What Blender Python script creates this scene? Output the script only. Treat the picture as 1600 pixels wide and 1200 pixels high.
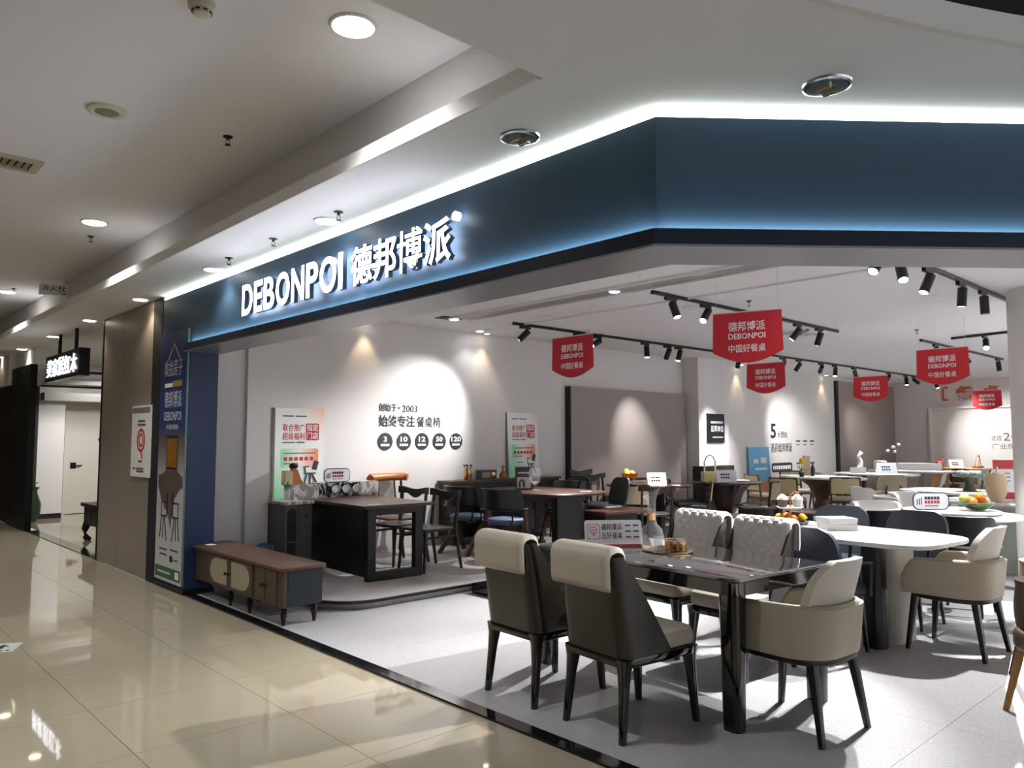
import bpy, bmesh, math, random
from mathutils import Vector, Matrix
random.seed(7)
PI = math.pi
R = math.radians
SC = bpy.context.scene
COL = SC.collection
for _o in list(bpy.data.objects):
    bpy.data.objects.remove(_o)

# ------------------------------------------------------------------ camera, world, exposure
# world axes: +Y runs down the mall corridor, +X runs into the shop, the shop front stands at X = 2.78
cam = bpy.data.cameras.new('camera')
cam.sensor_width = 36.0
cam.lens = 27.0
cam.clip_start = 0.05
camo = bpy.data.objects.new('camera', cam)
COL.objects.link(camo)
camo.location = (0, 0, 1.5)
camo.rotation_euler = (R(90 + 4.052), 0, R(-42.877))
SC.camera = camo

w = bpy.data.worlds.new('mall_ambient')
SC.world = w
w.use_nodes = True
w.node_tree.nodes['Background'].inputs[0].default_value = (0.92, 0.95, 1.0, 1)
w.node_tree.nodes['Background'].inputs[1].default_value = 1.1
SC.view_settings.view_transform = 'Standard'
SC.view_settings.look = 'None'
SC.view_settings.gamma = 1.0
SC.view_settings.use_curve_mapping = False
SC.view_settings.exposure = 0.24
SC.cycles.max_bounces = 8
SC.cycles.transparent_max_bounces = 8
SC.cycles.sample_clamp_indirect = 6.0
SC.cycles.caustics_reflective = False
SC.cycles.caustics_refractive = False

# ------------------------------------------------------------------ materials
def lin(h):
    h = h.lstrip('#')
    out = []
    for i in (0, 2, 4):
        c = int(h[i:i + 2], 16) / 255
        out.append(c / 12.92 if c <= 0.04045 else ((c + 0.055) / 1.055) ** 2.4)
    return tuple(out) + (1.0,)

MATS = {}
def mat(name, col, rough=0.5, metal=0.0, spec=0.5, kind=None, col2=None, scale=8.0, amt=0.5, bump=0.0,
        coat=0.0, emit=0.0, ecol=None, trans=0.0, ior=1.45, stretch=(1, 1, 1), detail=4.0):
    """procedural principled material; kind: noise | wood | marble | speckle | weave | None"""
    m = bpy.data.materials.new(name)
    m.use_nodes = True
    nt = m.node_tree
    b = nt.nodes['Principled BSDF']
    b.inputs['Roughness'].default_value = rough
    b.inputs['Metallic'].default_value = metal
    b.inputs['Specular IOR Level'].default_value = spec
    b.inputs['IOR'].default_value = ior
    b.inputs['Coat Weight'].default_value = coat
    b.inputs['Coat Roughness'].default_value = 0.06
    b.inputs['Transmission Weight'].default_value = trans
    c1 = lin(col)
    b.inputs['Base Color'].default_value = c1
    if emit:
        b.inputs['Emission Color'].default_value = lin(ecol or col)
        b.inputs['Emission Strength'].default_value = emit
    c2 = lin(col2) if col2 else tuple(x * 0.86 for x in c1[:3]) + (1,)
    tc = nt.nodes.new('ShaderNodeTexCoord')
    mp = nt.nodes.new('ShaderNodeMapping')
    mp.inputs['Scale'].default_value = stretch
    nt.links.new(tc.outputs['Object'], mp.inputs['Vector'])
    if kind is None:
        kind = 'noise'
        amt *= 0.35
    fac = None
    if kind in ('noise', 'wood', 'marble'):
        n = nt.nodes.new('ShaderNodeTexNoise')
        n.inputs['Scale'].default_value = scale
        n.inputs['Detail'].default_value = detail
        n.inputs['Roughness'].default_value = 0.6
        nt.links.new(mp.outputs['Vector'], n.inputs['Vector'])
        fac = n.outputs['Fac']
        if kind == 'wood':
            n.inputs['Distortion'].default_value = 0.6
        if kind == 'marble':
            n.inputs['Distortion'].default_value = 1.4
            r = nt.nodes.new('ShaderNodeValToRGB')
            e = r.color_ramp.elements
            e[0].position = 0.44; e[0].color = (0, 0, 0, 1)
            e[1].position = 0.5; e[1].color = (1, 1, 1, 1)
            e2 = r.color_ramp.elements.new(0.56); e2.color = (0, 0, 0, 1)
            nt.links.new(fac, r.inputs['Fac'])
            fac = r.outputs['Color']
    elif kind == 'speckle':
        n = nt.nodes.new('ShaderNodeTexVoronoi')
        n.inputs['Scale'].default_value = scale
        nt.links.new(mp.outputs['Vector'], n.inputs['Vector'])
        s = nt.nodes.new('ShaderNodeSeparateColor')
        nt.links.new(n.outputs['Color'], s.inputs['Color'])
        fac = s.outputs['Red']
    elif kind == 'weave':
        n = nt.nodes.new('ShaderNodeTexChecker')
        n.inputs['Scale'].default_value = scale
        nt.links.new(mp.outputs['Vector'], n.inputs['Vector'])
        fac = n.outputs['Fac']
    mix = nt.nodes.new('ShaderNodeMix')
    mix.data_type = 'RGBA'
    mix.inputs['A'].default_value = c1
    mix.inputs['B'].default_value = c2
    mul = nt.nodes.new('ShaderNodeMath')
    mul.operation = 'MULTIPLY'
    mul.inputs[1].default_value = amt
    nt.links.new(fac, mul.inputs[0])
    nt.links.new(mul.outputs[0], mix.inputs['Factor'])
    nt.links.new(mix.outputs['Result'], b.inputs['Base Color'])
    if bump:
        bp = nt.nodes.new('ShaderNodeBump')
        bp.inputs['Strength'].default_value = bump
        bp.inputs['Distance'].default_value = 0.004
        nt.links.new(fac, bp.inputs['Height'])
        nt.links.new(bp.outputs['Normal'], b.inputs['Normal'])
    MATS[name] = m
    return m

mat('tile', '#aba28d', 0.035, kind='noise', col2='#a2977e', scale=3, amt=0.6, spec=0.62)
mat('grout', '#4c463a', 0.7)
mat('terrazzo', '#bdbdc0', 0.3, kind='speckle', col2='#8e8986', scale=190, amt=0.6, spec=0.4)
mat('terrazzo_pale', '#c9c5c4', 0.3, kind='speckle', col2='#a9a4a2', scale=190, amt=0.5, spec=0.4)
mat('granite', '#0d0d0f', 0.08, kind='speckle', col2='#1f1f22', scale=120, amt=0.5, spec=0.6)
mat('paint_white', '#e0ddd9', 0.85, kind='noise', scale=1.2, amt=0.15)
mat('ceiling_white', '#e9e8ea', 0.9, kind='noise', scale=0.8, amt=0.15)
mat('wall_cream', '#d9d6d4', 0.8, kind='noise', scale=1.0, amt=0.12)
mat('wall_taupe', '#8e8480', 0.55, kind='noise', scale=1.2, amt=0.2)
mat('panel_grey', '#91877f', 0.42, kind='noise', scale=0.9, amt=0.3, spec=0.5)
mat('dark_metal', '#15161a', 0.35, metal=0.4)
mat('fascia_blue', '#3a5267', 0.5, kind='noise', scale=1.0, amt=0.25, spec=0.4)
mat('fascia_edge', '#0d1b31', 0.3, kind='noise', scale=1.0, amt=0.2, spec=0.5)
mat('pillar_blue', '#1c2f55', 0.4, kind='noise', scale=1.0, amt=0.25)
mat('soffit_metal', '#8b8b92', 0.3, metal=0.5, kind='noise', scale=2, amt=0.3)
mat('led', '#f8fff8', 0.5, emit=9.0, ecol='#f6fff6')
mat('led_low', '#cfeaff', 0.5, emit=3.0, ecol='#d4f0f4')
mat('sign_small', '#ffffff', 0.5, emit=3.0, ecol='#f3f4ff')
mat('sign_light', '#ffffff', 0.5, emit=9.0, ecol='#f3f4ff')
mat('sign_side', '#5a6478', 0.5)
mat('lens_cool', '#ffffff', 0.5, emit=22.0, ecol='#fbfbff')
mat('lens_warm', '#fff3dd', 0.5, emit=12.0, ecol='#fff1d6')
mat('lens_off', '#b5b1a6', 0.12, metal=0.8)
mat('chrome', '#d0d0d2', 0.22, metal=1.0)
mat('plastic_white', '#dedcd4', 0.45)
mat('plastic_cream', '#cfcbb8', 0.5)
mat('speaker_mesh', '#8e8a72', 0.6, kind='weave', col2='#6f6b57', scale=220, amt=0.7)
mat('black_gloss', '#0a0a0c', 0.07, spec=0.6, coat=0.4, kind='noise', scale=3, amt=0.2)
mat('black_satin', '#101113', 0.3, spec=0.5)
mat('black_wood', '#141313', 0.35, kind='wood', col2='#241f1c', scale=9, stretch=(1, 1, 0.15), amt=0.7)
mat('shell_brown', '#2b261f', 0.3, spec=0.5, coat=0.2, kind='wood', col2='#28241d', scale=26, stretch=(1, 1, 0.05), amt=0.8)
mat('leather_cream', '#b5ad9e', 0.5, kind='noise', scale=60, amt=0.2, bump=0.15)
mat('leather_white', '#d8d5d2', 0.42, kind='noise', scale=60, amt=0.15, bump=0.1)
mat('leather_taupe', '#aea592', 0.5, kind='noise', scale=60, amt=0.2, bump=0.12)
mat('leather_pale', '#cfc9c0', 0.45, kind='noise', scale=60, amt=0.15, bump=0.1)
mat('leather_navy', '#2b303b', 0.5, kind='noise', scale=50, amt=0.25, bump=0.12)
mat('leather_green', '#121c1c', 0.4, kind='noise', scale=40, amt=0.25, bump=0.1)
mat('leather_blue', '#4b5c78', 0.55, kind='noise', scale=40, amt=0.25, bump=0.1)
mat('leather_black', '#15171a', 0.4, kind='noise', scale=40, amt=0.25, bump=0.1)
mat('leather_tan', '#a8662f', 0.4, kind='noise', col2='#8a4f22', scale=12, amt=0.6, bump=0.1)
mat('leather_brown', '#4f3a28', 0.35, kind='noise', col2='#3a2818', scale=8, amt=0.6, bump=0.1)
mat('leather_rose', '#b39884', 0.4, kind='noise', scale=30, amt=0.3, bump=0.1)
mat('leather_sage', '#b9c1b8', 0.5, kind='noise', scale=40, amt=0.2, bump=0.1)
mat('marble_white', '#e4e4e3', 0.12, kind='marble', col2='#c4c5c7', scale=1.6, amt=0.5, spec=0.5)
mat('marble_black', '#16171c', 0.12, kind='marble', col2='#cfd0d4', scale=5.0, amt=0.9, spec=0.5)
mat('marble_grey', '#8b8785', 0.15, kind='marble', col2='#e0dedb', scale=4.0, amt=0.8)
mat('table_glass', '#3c3a3c', 0.04, spec=0.9, coat=1.0, kind='marble', col2='#5c5a5c', scale=1.5, amt=0.35)
mat('walnut', '#4d2f22', 0.32, kind='wood', col2='#2f1b13', scale=7, stretch=(0.25, 1, 1), amt=0.8)
mat('walnut_red', '#472623', 0.22, kind='wood', col2='#2d1514', scale=6, stretch=(1, 0.2, 1), amt=0.8, coat=0.3)
mat('mahogany', '#3a1a1a', 0.2, kind='wood', col2='#220d0e', scale=6, stretch=(1, 0.25, 1), amt=0.8, coat=0.3)
mat('leg_brown', '#5b3523', 0.35, kind='wood', col2='#3a2115', scale=12, stretch=(1, 1, 0.2), amt=0.8)
mat('cabinet_brown', '#55473a', 0.4, kind='wood', col2='#463a2f', scale=9, stretch=(0.2, 1, 1), amt=0.7)
mat('cabinet_top', '#5b4335', 0.35, kind='wood', col2='#553827', scale=7, stretch=(0.2, 1, 1), amt=0.8)
mat('cabinet_side', '#1c252c', 0.35, kind='noise', scale=3, amt=0.3)
mat('cane', '#b9a98c', 0.7, kind='weave', col2='#96876c', scale=140, amt=0.8)
mat('cane_light', '#cdbf98', 0.7, kind='weave', col2='#a8996f', scale=140, amt=0.8)
mat('linen', '#a89e88', 0.8, kind='weave', col2='#968b74', scale=220, amt=0.6)
mat('oak', '#a77a48', 0.45, kind='wood', col2='#835b32', scale=8, stretch=(1, 0.25, 1), amt=0.8)
mat('grey_lacquer', '#82807e', 0.4, kind='noise', scale=2, amt=0.2)
mat('counter_grey', '#575553', 0.4, kind='noise', scale=2, amt=0.2)
mat('banner_red', '#b01c28', 0.6, kind='noise', scale=2, amt=0.2)
mat('banner_edge', '#d8cfc8', 0.6)
mat('ink_black', '#1b1a1f', 0.7)
mat('ink_grey', '#57565c', 0.7)
mat('ink_white', '#f2f2f2', 0.6)
mat('ink_pale', '#c9ccd6', 0.6)
mat('ink_red', '#b4322c', 0.7)
mat('ink_orange', '#c5502c', 0.6)
mat('ink_gold', '#9c8440', 0.6)
mat('badge_dark', '#2c2b31', 0.6)
mat('plate_black', '#131317', 0.4)
mat('acrylic', '#f0f0f6', 0.25, spec=0.5)
mat('acrylic_red', '#b5524c', 0.3)
mat('paper', '#ece9e6', 0.7)
mat('glass', '#ffffff', 0.03, spec=0.9, ior=1.5)
MATS['glass'].node_tree.nodes['Principled BSDF'].inputs['Alpha'].default_value = 0.09
mat('glass_amber', '#d99a3a', 0.05, trans=0.75, ior=1.3)
mat('glass_green', '#b8d6a8', 0.05, trans=0.75, ior=1.3)
mat('gold', '#d8b27a', 0.16, metal=1.0)
mat('copper', '#c98d62', 0.2, metal=1.0)
mat('mirror', '#c9c2b4', 0.04, metal=1.0)
mat('fruit_orange', '#dd7f2c', 0.5, kind='noise', col2='#c9651c', scale=20, bump=0.1)
mat('fruit_yellow', '#dcb52c', 0.5, kind='noise', col2='#bf9420', scale=12)
mat('fruit_green', '#c5cf6a', 0.5, kind='noise', col2='#9fae44', scale=12)
mat('leaf', '#4f8a35', 0.6, kind='noise', col2='#366524', scale=12)
mat('ceramic_white', '#e8e6e2', 0.3)
mat('ceramic_dark', '#1d2a2a', 0.25)
mat('ceramic_green', '#2c3d2c', 0.2, kind='noise', col2='#1b281c', scale=6)
mat('ceramic_tan', '#bda888', 0.6)
mat('red_lacquer', '#a3282c', 0.4)
mat('book_cover', '#3d3740', 0.5)
mat('book_page', '#cfcbd2', 0.6)
mat('grey_stone', '#6e6862', 0.7)
mat('vent_cream', '#b3ae98', 0.5)
mat('pillar_dark', '#0b1312', 0.4, spec=0.25)
mat('front_brown', '#33291f', 0.6, kind='wood', col2='#241c14', scale=6, amt=0.6)
mat('carved_wood', '#231d19', 0.4, kind='wood', col2='#16120f', scale=9, amt=0.6)
mat('pale_yellow', '#dccb8c', 0.5)
mat('edge_green', '#6f8f86', 0.3)
mat('dull_dark', '#2a2925', 0.9)  # plain dark tone for the atrium, stems, twigs and stone lump
mat('photo_board', '#c7c6cc', 0.35)
mat('photo_blue', '#2f3f78', 0.35, kind='noise', scale=2, amt=0.3)
mat('photo_brown', '#6a5a50', 0.4, kind='noise', col2='#4d4a52', scale=6, amt=0.8)
mat('photo_green', '#2f6a4c', 0.4)
mat('photo_amber', '#a9761e', 0.4, kind='noise', col2='#5e3c12', scale=9, amt=0.9)
mat('sky_board', '#4fa0cf', 0.5, kind='noise', col2='#8fc4df', scale=3, amt=0.6)
mat('sand_board', '#c9876a', 0.5)
mat('door_white', '#d9d5c9', 0.5, kind='noise', scale=1.5, amt=0.12)
mat('bottle_green', '#4a7a3a', 0.3)

def gradient_mat(name, stops, axis=2, lo=0.0, hi=1.0, rough=0.5):
    """flat print that runs through colours along one object axis"""
    m = bpy.data.materials.new(name)
    m.use_nodes = True
    nt = m.node_tree
    b = nt.nodes['Principled BSDF']
    b.inputs['Roughness'].default_value = rough
    tc = nt.nodes.new('ShaderNodeTexCoord')
    s = nt.nodes.new('ShaderNodeSeparateXYZ')
    nt.links.new(tc.outputs['Object'], s.inputs[0])
    mr = nt.nodes.new('ShaderNodeMapRange')
    mr.inputs['From Min'].default_value = lo
    mr.inputs['From Max'].default_value = hi
    if axis == 'diag':
        ad = nt.nodes.new('ShaderNodeMath')
        nt.links.new(s.outputs[0], ad.inputs[0])
        nt.links.new(s.outputs[2], ad.inputs[1])
        nt.links.new(ad.outputs[0], mr.inputs['Value'])
    else:
        nt.links.new(s.outputs[axis], mr.inputs['Value'])
    r = nt.nodes.new('ShaderNodeValToRGB')
    e = r.color_ramp.elements
    e[0].position, e[0].color = stops[0][0], lin(stops[0][1])
    e[1].position, e[1].color = stops[-1][0], lin(stops[-1][1])
    for p, c in stops[1:-1]:
        x = e.new(p); x.color = lin(c)
    nt.links.new(mr.outputs[0], r.inputs['Fac'])
    nt.links.new(r.outputs['Color'], b.inputs['Base Color'])
    MATS[name] = m
    return m
gradient_mat('poster_print', [(0, '#7fd6a4'), (0.3, '#e6f0ea'), (0.72, '#efecee'), (1, '#f0a562')], 'diag', -0.25, 1.5)
gradient_mat('poster_panel', [(0, '#8fd8b2'), (0.5, '#f3ece6'), (1, '#e58a5e')], 0, -0.22, 0.22)
gradient_mat('standee_print', [(0, '#c8c7cc'), (0.36, '#bfbec6'), (0.52, '#6e625c'), (0.6, '#33406c'), (1, '#2b3b74')], 2, 0.1, 2.5, 0.3)

# ------------------------------------------------------------------ mesh helpers
def V(*a): return Vector(a)

def box(bm, x0, x1, y0, y1, z0, z1, M=None):
    vs = [bm.verts.new((x, y, z)) for z in (z0, z1) for y in (y0, y1) for x in (x0, x1)]
    for f in ((0, 2, 3, 1), (4, 5, 7, 6), (0, 1, 5, 4), (2, 6, 7, 3), (0, 4, 6, 2), (1, 3, 7, 5)):
        bm.faces.new([vs[i] for i in f])
    if M is not None:
        for v in vs: v.co = M @ v.co
    return vs

def loft(bm, rings, cap=True, closed=True):
    vr = [[bm.verts.new(p) for p in r] for r in rings]
    n = len(vr[0])
    for a, b in zip(vr, vr[1:]):
        for i in range(n if closed else n - 1):
            j = (i + 1) % n
            bm.faces.new((a[i], a[j], b[j], b[i]))
    if cap:
        bm.faces.new(list(reversed(vr[0])))
        bm.faces.new(vr[-1])
    return vr

def rrect(w, d, r, n=4, cx=0, cy=0):
    r = min(r, w / 2 - 1e-4, d / 2 - 1e-4)
    pts = []
    for k, (sx, sy) in enumerate(((1, 1), (-1, 1), (-1, -1), (1, -1))):
        for i in range(n + 1):
            a = PI / 2 * (k + i / n)
            pts.append((cx + sx * (w / 2 - r) + r * math.cos(a), cy + sy * (d / 2 - r) + r * math.sin(a)))
    return pts

def ell(a, b, n=32, cx=0, cy=0, p=2.0):
    out = []
    for i in range(n):
        t = 2 * PI * i / n
        c, s = math.cos(t), math.sin(t)
        out.append((cx + a * math.copysign(abs(c) ** (2 / p), c), cy + b * math.copysign(abs(s) ** (2 / p), s)))
    return out

def prism(bm, pts, z0, z1, bev=0.0, M=None):
    def ins(k):
        cx = sum(p[0] for p in pts) / len(pts); cy = sum(p[1] for p in pts) / len(pts)
        out = []
        for x, y in pts:
            d = math.hypot(x - cx, y - cy) or 1
            out.append((x - (x - cx) / d * k, y - (y - cy) / d * k))
        return out
    if bev:
        q = ins(bev); q2 = ins(bev * 0.3)
        rings = [(q, z0), (q2, z0 + bev * 0.3), (pts, z0 + bev), (pts, z1 - bev), (q2, z1 - bev * 0.3), (q, z1)]
    else:
        rings = [(pts, z0), (pts, z1)]
    vr = loft(bm, [[(x, y, z) for x, y in p] for p, z in rings])
    if M is not None:
        for r in vr:
            for v in r: v.co = M @ v.co

def lathe(bm, prof, n=20, c=(0, 0, 0), M=None):
    vs = []
    rings = []
    for r, z in prof:
        r = max(r, 0.0004)
        rings.append([(c[0] + r * math.cos(2 * PI * i / n), c[1] + r * math.sin(2 * PI * i / n), c[2] + z) for i in range(n)])
    vr = loft(bm, rings)
    if M is not None:
        for r in vr:
            for v in r: v.co = M @ v.co

def tube(bm, pts, rad, n=8, sq=None):
    """round (or rectangular: sq=(w,h)) bar through points; rad may be a list"""
    pts = [Vector(p) for p in pts]
    rads = rad if isinstance(rad, (list, tuple)) else [rad] * len(pts)
    rings = []
    up = None
    for i, p in enumerate(pts):
        t = (pts[min(i + 1, len(pts) - 1)] - pts[max(i - 1, 0)]).normalized()
        ref = Vector((0, 0, 1)) if abs(t.z) < 0.95 else Vector((0, 1, 0))
        a = t.cross(ref).normalized(); b = a.cross(t).normalized()
        if sq:
            ww, hh = sq[0] / 2 * rads[i], sq[1] / 2 * rads[i]
            rings.append([tuple(p + a * x + b * y) for x, y in rrect(2 * ww, 2 * hh, min(ww, hh) * 0.35, 2)])
        else:
            rings.append([tuple(p + (a * math.cos(2 * PI * k / n) + b * math.sin(2 * PI * k / n)) * rads[i]) for k in range(n)])
    loft(bm, rings)

def grid_solid(bm, fo, fi, nu, nv):
    """closed slab between two (u,v) surfaces"""
    def g(f): return [[bm.verts.new(f(i / nu, j / nv)) for i in range(nu + 1)] for j in range(nv + 1)]
    A, B = g(fo), g(fi)
    for j in range(nv):
        for i in range(nu):
            bm.faces.new((A[j][i], A[j][i + 1], A[j + 1][i + 1], A[j + 1][i]))
            bm.faces.new((B[j][i], B[j + 1][i], B[j + 1][i + 1], B[j][i + 1]))
    for i in range(nu):
        bm.faces.new((A[0][i], B[0][i], B[0][i + 1], A[0][i + 1]))
        bm.faces.new((A[nv][i], A[nv][i + 1], B[nv][i + 1], B[nv][i]))
    for j in range(nv):
        bm.faces.new((A[j][0], A[j + 1][0], B[j + 1][0], B[j][0]))
        bm.faces.new((A[j][nu], B[j][nu], B[j + 1][nu], A[j + 1][nu]))

def ball(bm, c, r, sz=1.0, n=10):
    lathe(bm, [(r * math.sin(PI * k / n), -r * sz * math.cos(PI * k / n)) for k in range(n + 1)], n + 4, c)

def obj(name, bm, m, parent=None, bev=0.0, smooth=None, loc=None, rz=0.0, label=None, seg=2):
    if bev:
        bmesh.ops.bevel(bm, geom=[e for e in bm.edges if len(e.link_faces) == 2 and e.calc_face_angle(0) > 0.6],
                        offset=bev, segments=seg, affect='EDGES', profile=0.5, clamp_overlap=True)
    bmesh.ops.recalc_face_normals(bm, faces=bm.faces[:])
    me = bpy.data.meshes.new(name)
    if smooth is None: smooth = 0.6
    if smooth:
        for f in bm.faces: f.smooth = True
        for e in bm.edges:
            if len(e.link_faces) == 2 and e.calc_face_angle(0) > smooth: e.smooth = False
    bm.to_mesh(me)
    bm.free()
    me.materials.append(MATS[m] if isinstance(m, str) else m)
    o = bpy.data.objects.new(name, me)
    COL.objects.link(o)
    if parent is not None: o.parent = parent
    if loc: o.location = loc
    if rz: o.rotation_euler[2] = rz
    if label: o['label'] = label
    return o

def mk(fn, *a, **k):
    bm = bmesh.new(); fn(bm, *a, **k); return bm

def bx(name, m, parent, x0, x1, y0, y1, z0, z1, bev=0.0, **k):
    return obj(name, mk(box, x0, x1, y0, y1, z0, z1), m, parent, bev, **k)

def tag(o, label, cat, group=None, kind=None):
    o['label'] = label
    o['category'] = cat
    if group: o['group'] = group
    if kind: o['kind'] = kind
    return o

def thing(name, label, cat, loc=(0, 0, 0), rz=0.0, group=None):
    o = bpy.data.objects.new(name, None)
    o.empty_display_size = 0.1
    COL.objects.link(o)
    o.location = loc
    o.rotation_euler[2] = rz
    return tag(o, label, cat, group)

def struct(name, bm, m, label, parent=None, **k):
    o = obj(name, bm, m, parent, **k)
    if parent is None: tag(o, label, 'structure', kind='structure')
    return o

def sroot(name, label, loc=(0, 0, 0)):
    o = thing(name, label, 'structure', loc); o['kind'] = 'structure'; return o

def dup(root, loc, rz, label, group=None):
    r = root.copy(); COL.objects.link(r)
    r.location = loc; r.rotation_euler = (0, 0, rz); r['label'] = label
    if group: r['group'] = group
    for ch in root.children:
        c = ch.copy(); COL.objects.link(c); c.parent = r
        for g in ch.children:
            d = g.copy(); COL.objects.link(d); d.parent = c
    return r

class Stamp:
    """first call moves the model itself, later calls copy it"""
    def __init__(s, root): s.root, s.used = root, False
    def __call__(s, x, y, rz, label, z=0.0, group=None):
        if not s.used:
            s.used = True
            r = s.root; r.location = (x, y, z); r.rotation_euler = (0, 0, rz); r['label'] = label
            if group: r['group'] = group
            return r
        return dup(s.root, (x, y, z), rz, label, group)

# lettering: queued, then turned into meshes in one go; lies in the parent's local XZ plane, facing -Y
TEXTS = []
def text(parent, body, x, z, wid, hei, m, y=-0.002, ext=0.0006, bold=0.0, name='lettering', res=2):
    TEXTS.append((parent, body, x, z, wid, hei, m, y, ext, bold, name, res))

def flush_text():
    made = {}
    for t in TEXTS:
        key = (t[1], t[9], t[11])
        if key in made: continue
        c = bpy.data.curves.new('lettering', 'FONT')
        c.body = t[1]; c.resolution_u = t[11]; c.offset = t[9]; c.extrude = 0.5
        o = bpy.data.objects.new('lettering', c); COL.objects.link(o)
        made[key] = o
    bpy.context.view_layer.update()
    dg = bpy.context.evaluated_depsgraph_get()
    data = {}
    for k, o in made.items():
        me = bpy.data.meshes.new_from_object(o.evaluated_get(dg))
        data[k] = me
    for o in made.values():
        c = o.data; bpy.data.objects.remove(o); bpy.data.curves.remove(c)
    for parent, body, x, z, wid, hei, m, y, ext, bold, name, res in TEXTS:
        src = data[(body, bold, res)]
        if not len(src.vertices): continue
        me = src.copy(); me.name = name
        xs = [v.co.x for v in me.vertices]; ys = [v.co.y for v in me.vertices]
        x0, x1, y0, y1 = min(xs), max(xs), min(ys), max(ys)
        for v in me.vertices:
            c = v.co
            v.co = (x + (c.x - x0) / (x1 - x0) * wid, y - (c.z + 0.5) * ext, z + (c.y - y0) / max(y1 - y0, 1e-6) * hei)
        me.materials.clear(); me.materials.append(MATS[m])
        if m == 'sign_light':
            me.materials.append(MATS['sign_side'])
            for p in me.polygons:
                if abs(p.normal.y) < 0.5: p.material_index = 1
        o = bpy.data.objects.new(name, me); COL.objects.link(o); o.parent = parent
    for me in data.values(): bpy.data.meshes.remove(me)

def spot(parent, loc, to, power, ang, blend, col=(1, 1, 1), rad=0.03):
    l = bpy.data.lights.new('lamp_light', 'SPOT')
    l.energy = power; l.spot_size = R(ang); l.spot_blend = blend; l.color = col; l.shadow_soft_size = rad
    o = bpy.data.objects.new('lamp_light', l); COL.objects.link(o)
    d = Vector(to) - Vector(loc)
    o.parent = parent
    o.location = Vector(loc) - parent.location
    o.rotation_euler = d.to_track_quat('-Z', 'Y').to_euler()
    return o
# ================================================================== THE SETTING
# ---- corridor floor: 0.8 m polished tiles over a grout bed
floor = sroot('floor', 'polished cream stone tile floor of the mall corridor')
bx('grout_bed', 'grout', floor, -5, 2.78, -5, 20, -0.06, -0.004)
XE = [0.45, 1.25, 2.05, 2.78]
YE = [3.99 + 0.8 * k for k in range(-3, 18)]
tmesh = {}
for i in range(3):
    for j in range(len(YE) - 1):
        wd, dp = XE[i + 1] - XE[i] - 0.003, YE[j + 1] - YE[j] - 0.003
        key = round(wd, 3)
        if key not in tmesh:
            o = bx('tile', 'tile', floor, -wd / 2, wd / 2, -dp / 2, dp / 2, -0.004, 0.0)
            tmesh[key] = o.data
        else:
            o = bpy.data.objects.new('tile', tmesh[key]); COL.objects.link(o); o.parent = floor
        o.location = ((XE[i] + XE[i + 1]) / 2, (YE[j] + YE[j + 1]) / 2, 0)
def clip(poly, a, b, c):
    """keep a*x+b*y>=c"""
    out = []
    for i in range(len(poly)):
        p, q = poly[i], poly[(i + 1) % len(poly)]
        fp, fq = a * p[0] + b * p[1] - c, a * q[0] + b * q[1] - c
        if fp >= 0: out.append(p)
        if (fp >= 0) != (fq >= 0):
            t = fp / (fp - fq)
            out.append((p[0] + t * (q[0] - p[0]), p[1] + t * (q[1] - p[1])))
    return out
DX, DY = 0.763, -0.646            # direction of the chamfered shop front
NX, NY = 0.646, 0.763             # its inward normal
CC = NX * 2.78 + NY * 2.04
bm = bmesh.new()
for i in range(-7, 9):
    for j in range(-11, 22):
        x0, y0 = 1.25 + 0.8 * i, 3.99 + 0.8 * j
        if 0.4 < x0 < 2.1 and -3.1 < j < 16.9: continue
        p = [(x0, y0), (x0 + 0.797, y0), (x0 + 0.797, y0 + 0.797), (x0, y0 + 0.797)]
        if x0 + 0.8 > 2.78:
            if y0 > 2.1: p = clip(p, -1, 0, -2.78)
            else: p = clip(p, -NX, -NY, -CC)
            if y0 <= 2.1 and x0 < 2.78 and y0 + .8 > 2.04:
                p = clip(p, -1, 0, -2.78)
        if len(p) >= 3: prism(bm, p, -0.004, 0.0)
o = obj('tile_field', bm, 'tile', floor, smooth=0); o['kind'] = 'stuff'
bm = bmesh.new(); prism(bm, [(2.78, 2.04), (2.78, -5), (8, -5), (8, -2.38)], -0.06, -0.005)
obj('grout_bed', bm, 'grout', floor, smooth=0)


# ---- shop floor slabs
sfl = sroot('floor_shop', 'pale grey terrazzo slab floor of the furniture shop')
bx('bed', 'grout', sfl, 2.87, 23, -4, 8.36, -0.06, -0.002).location = (0, 0, -0.002)
shopY = [1.48 + 1.6 * k for k in range(-3, 6)]
shopX = [2.87 + 1.6 * k for k in range(13)]
for i in range(12):
    for j in range(len(shopY) - 1):
        p = [(shopX[i], shopY[j]), (shopX[i + 1] - 0.002, shopY[j]), (shopX[i + 1] - 0.002, min(shopY[j + 1], 8.36) - 0.002), (shopX[i], min(shopY[j + 1], 8.36) - 0.002)]
        p = clip(p, NX, NY, CC + 0.09)
        if len(p) < 3: continue
        bm = bmesh.new(); prism(bm, p, -0.004, 0.0)
        obj('slab', bm, 'terrazzo', sfl, smooth=0)
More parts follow.
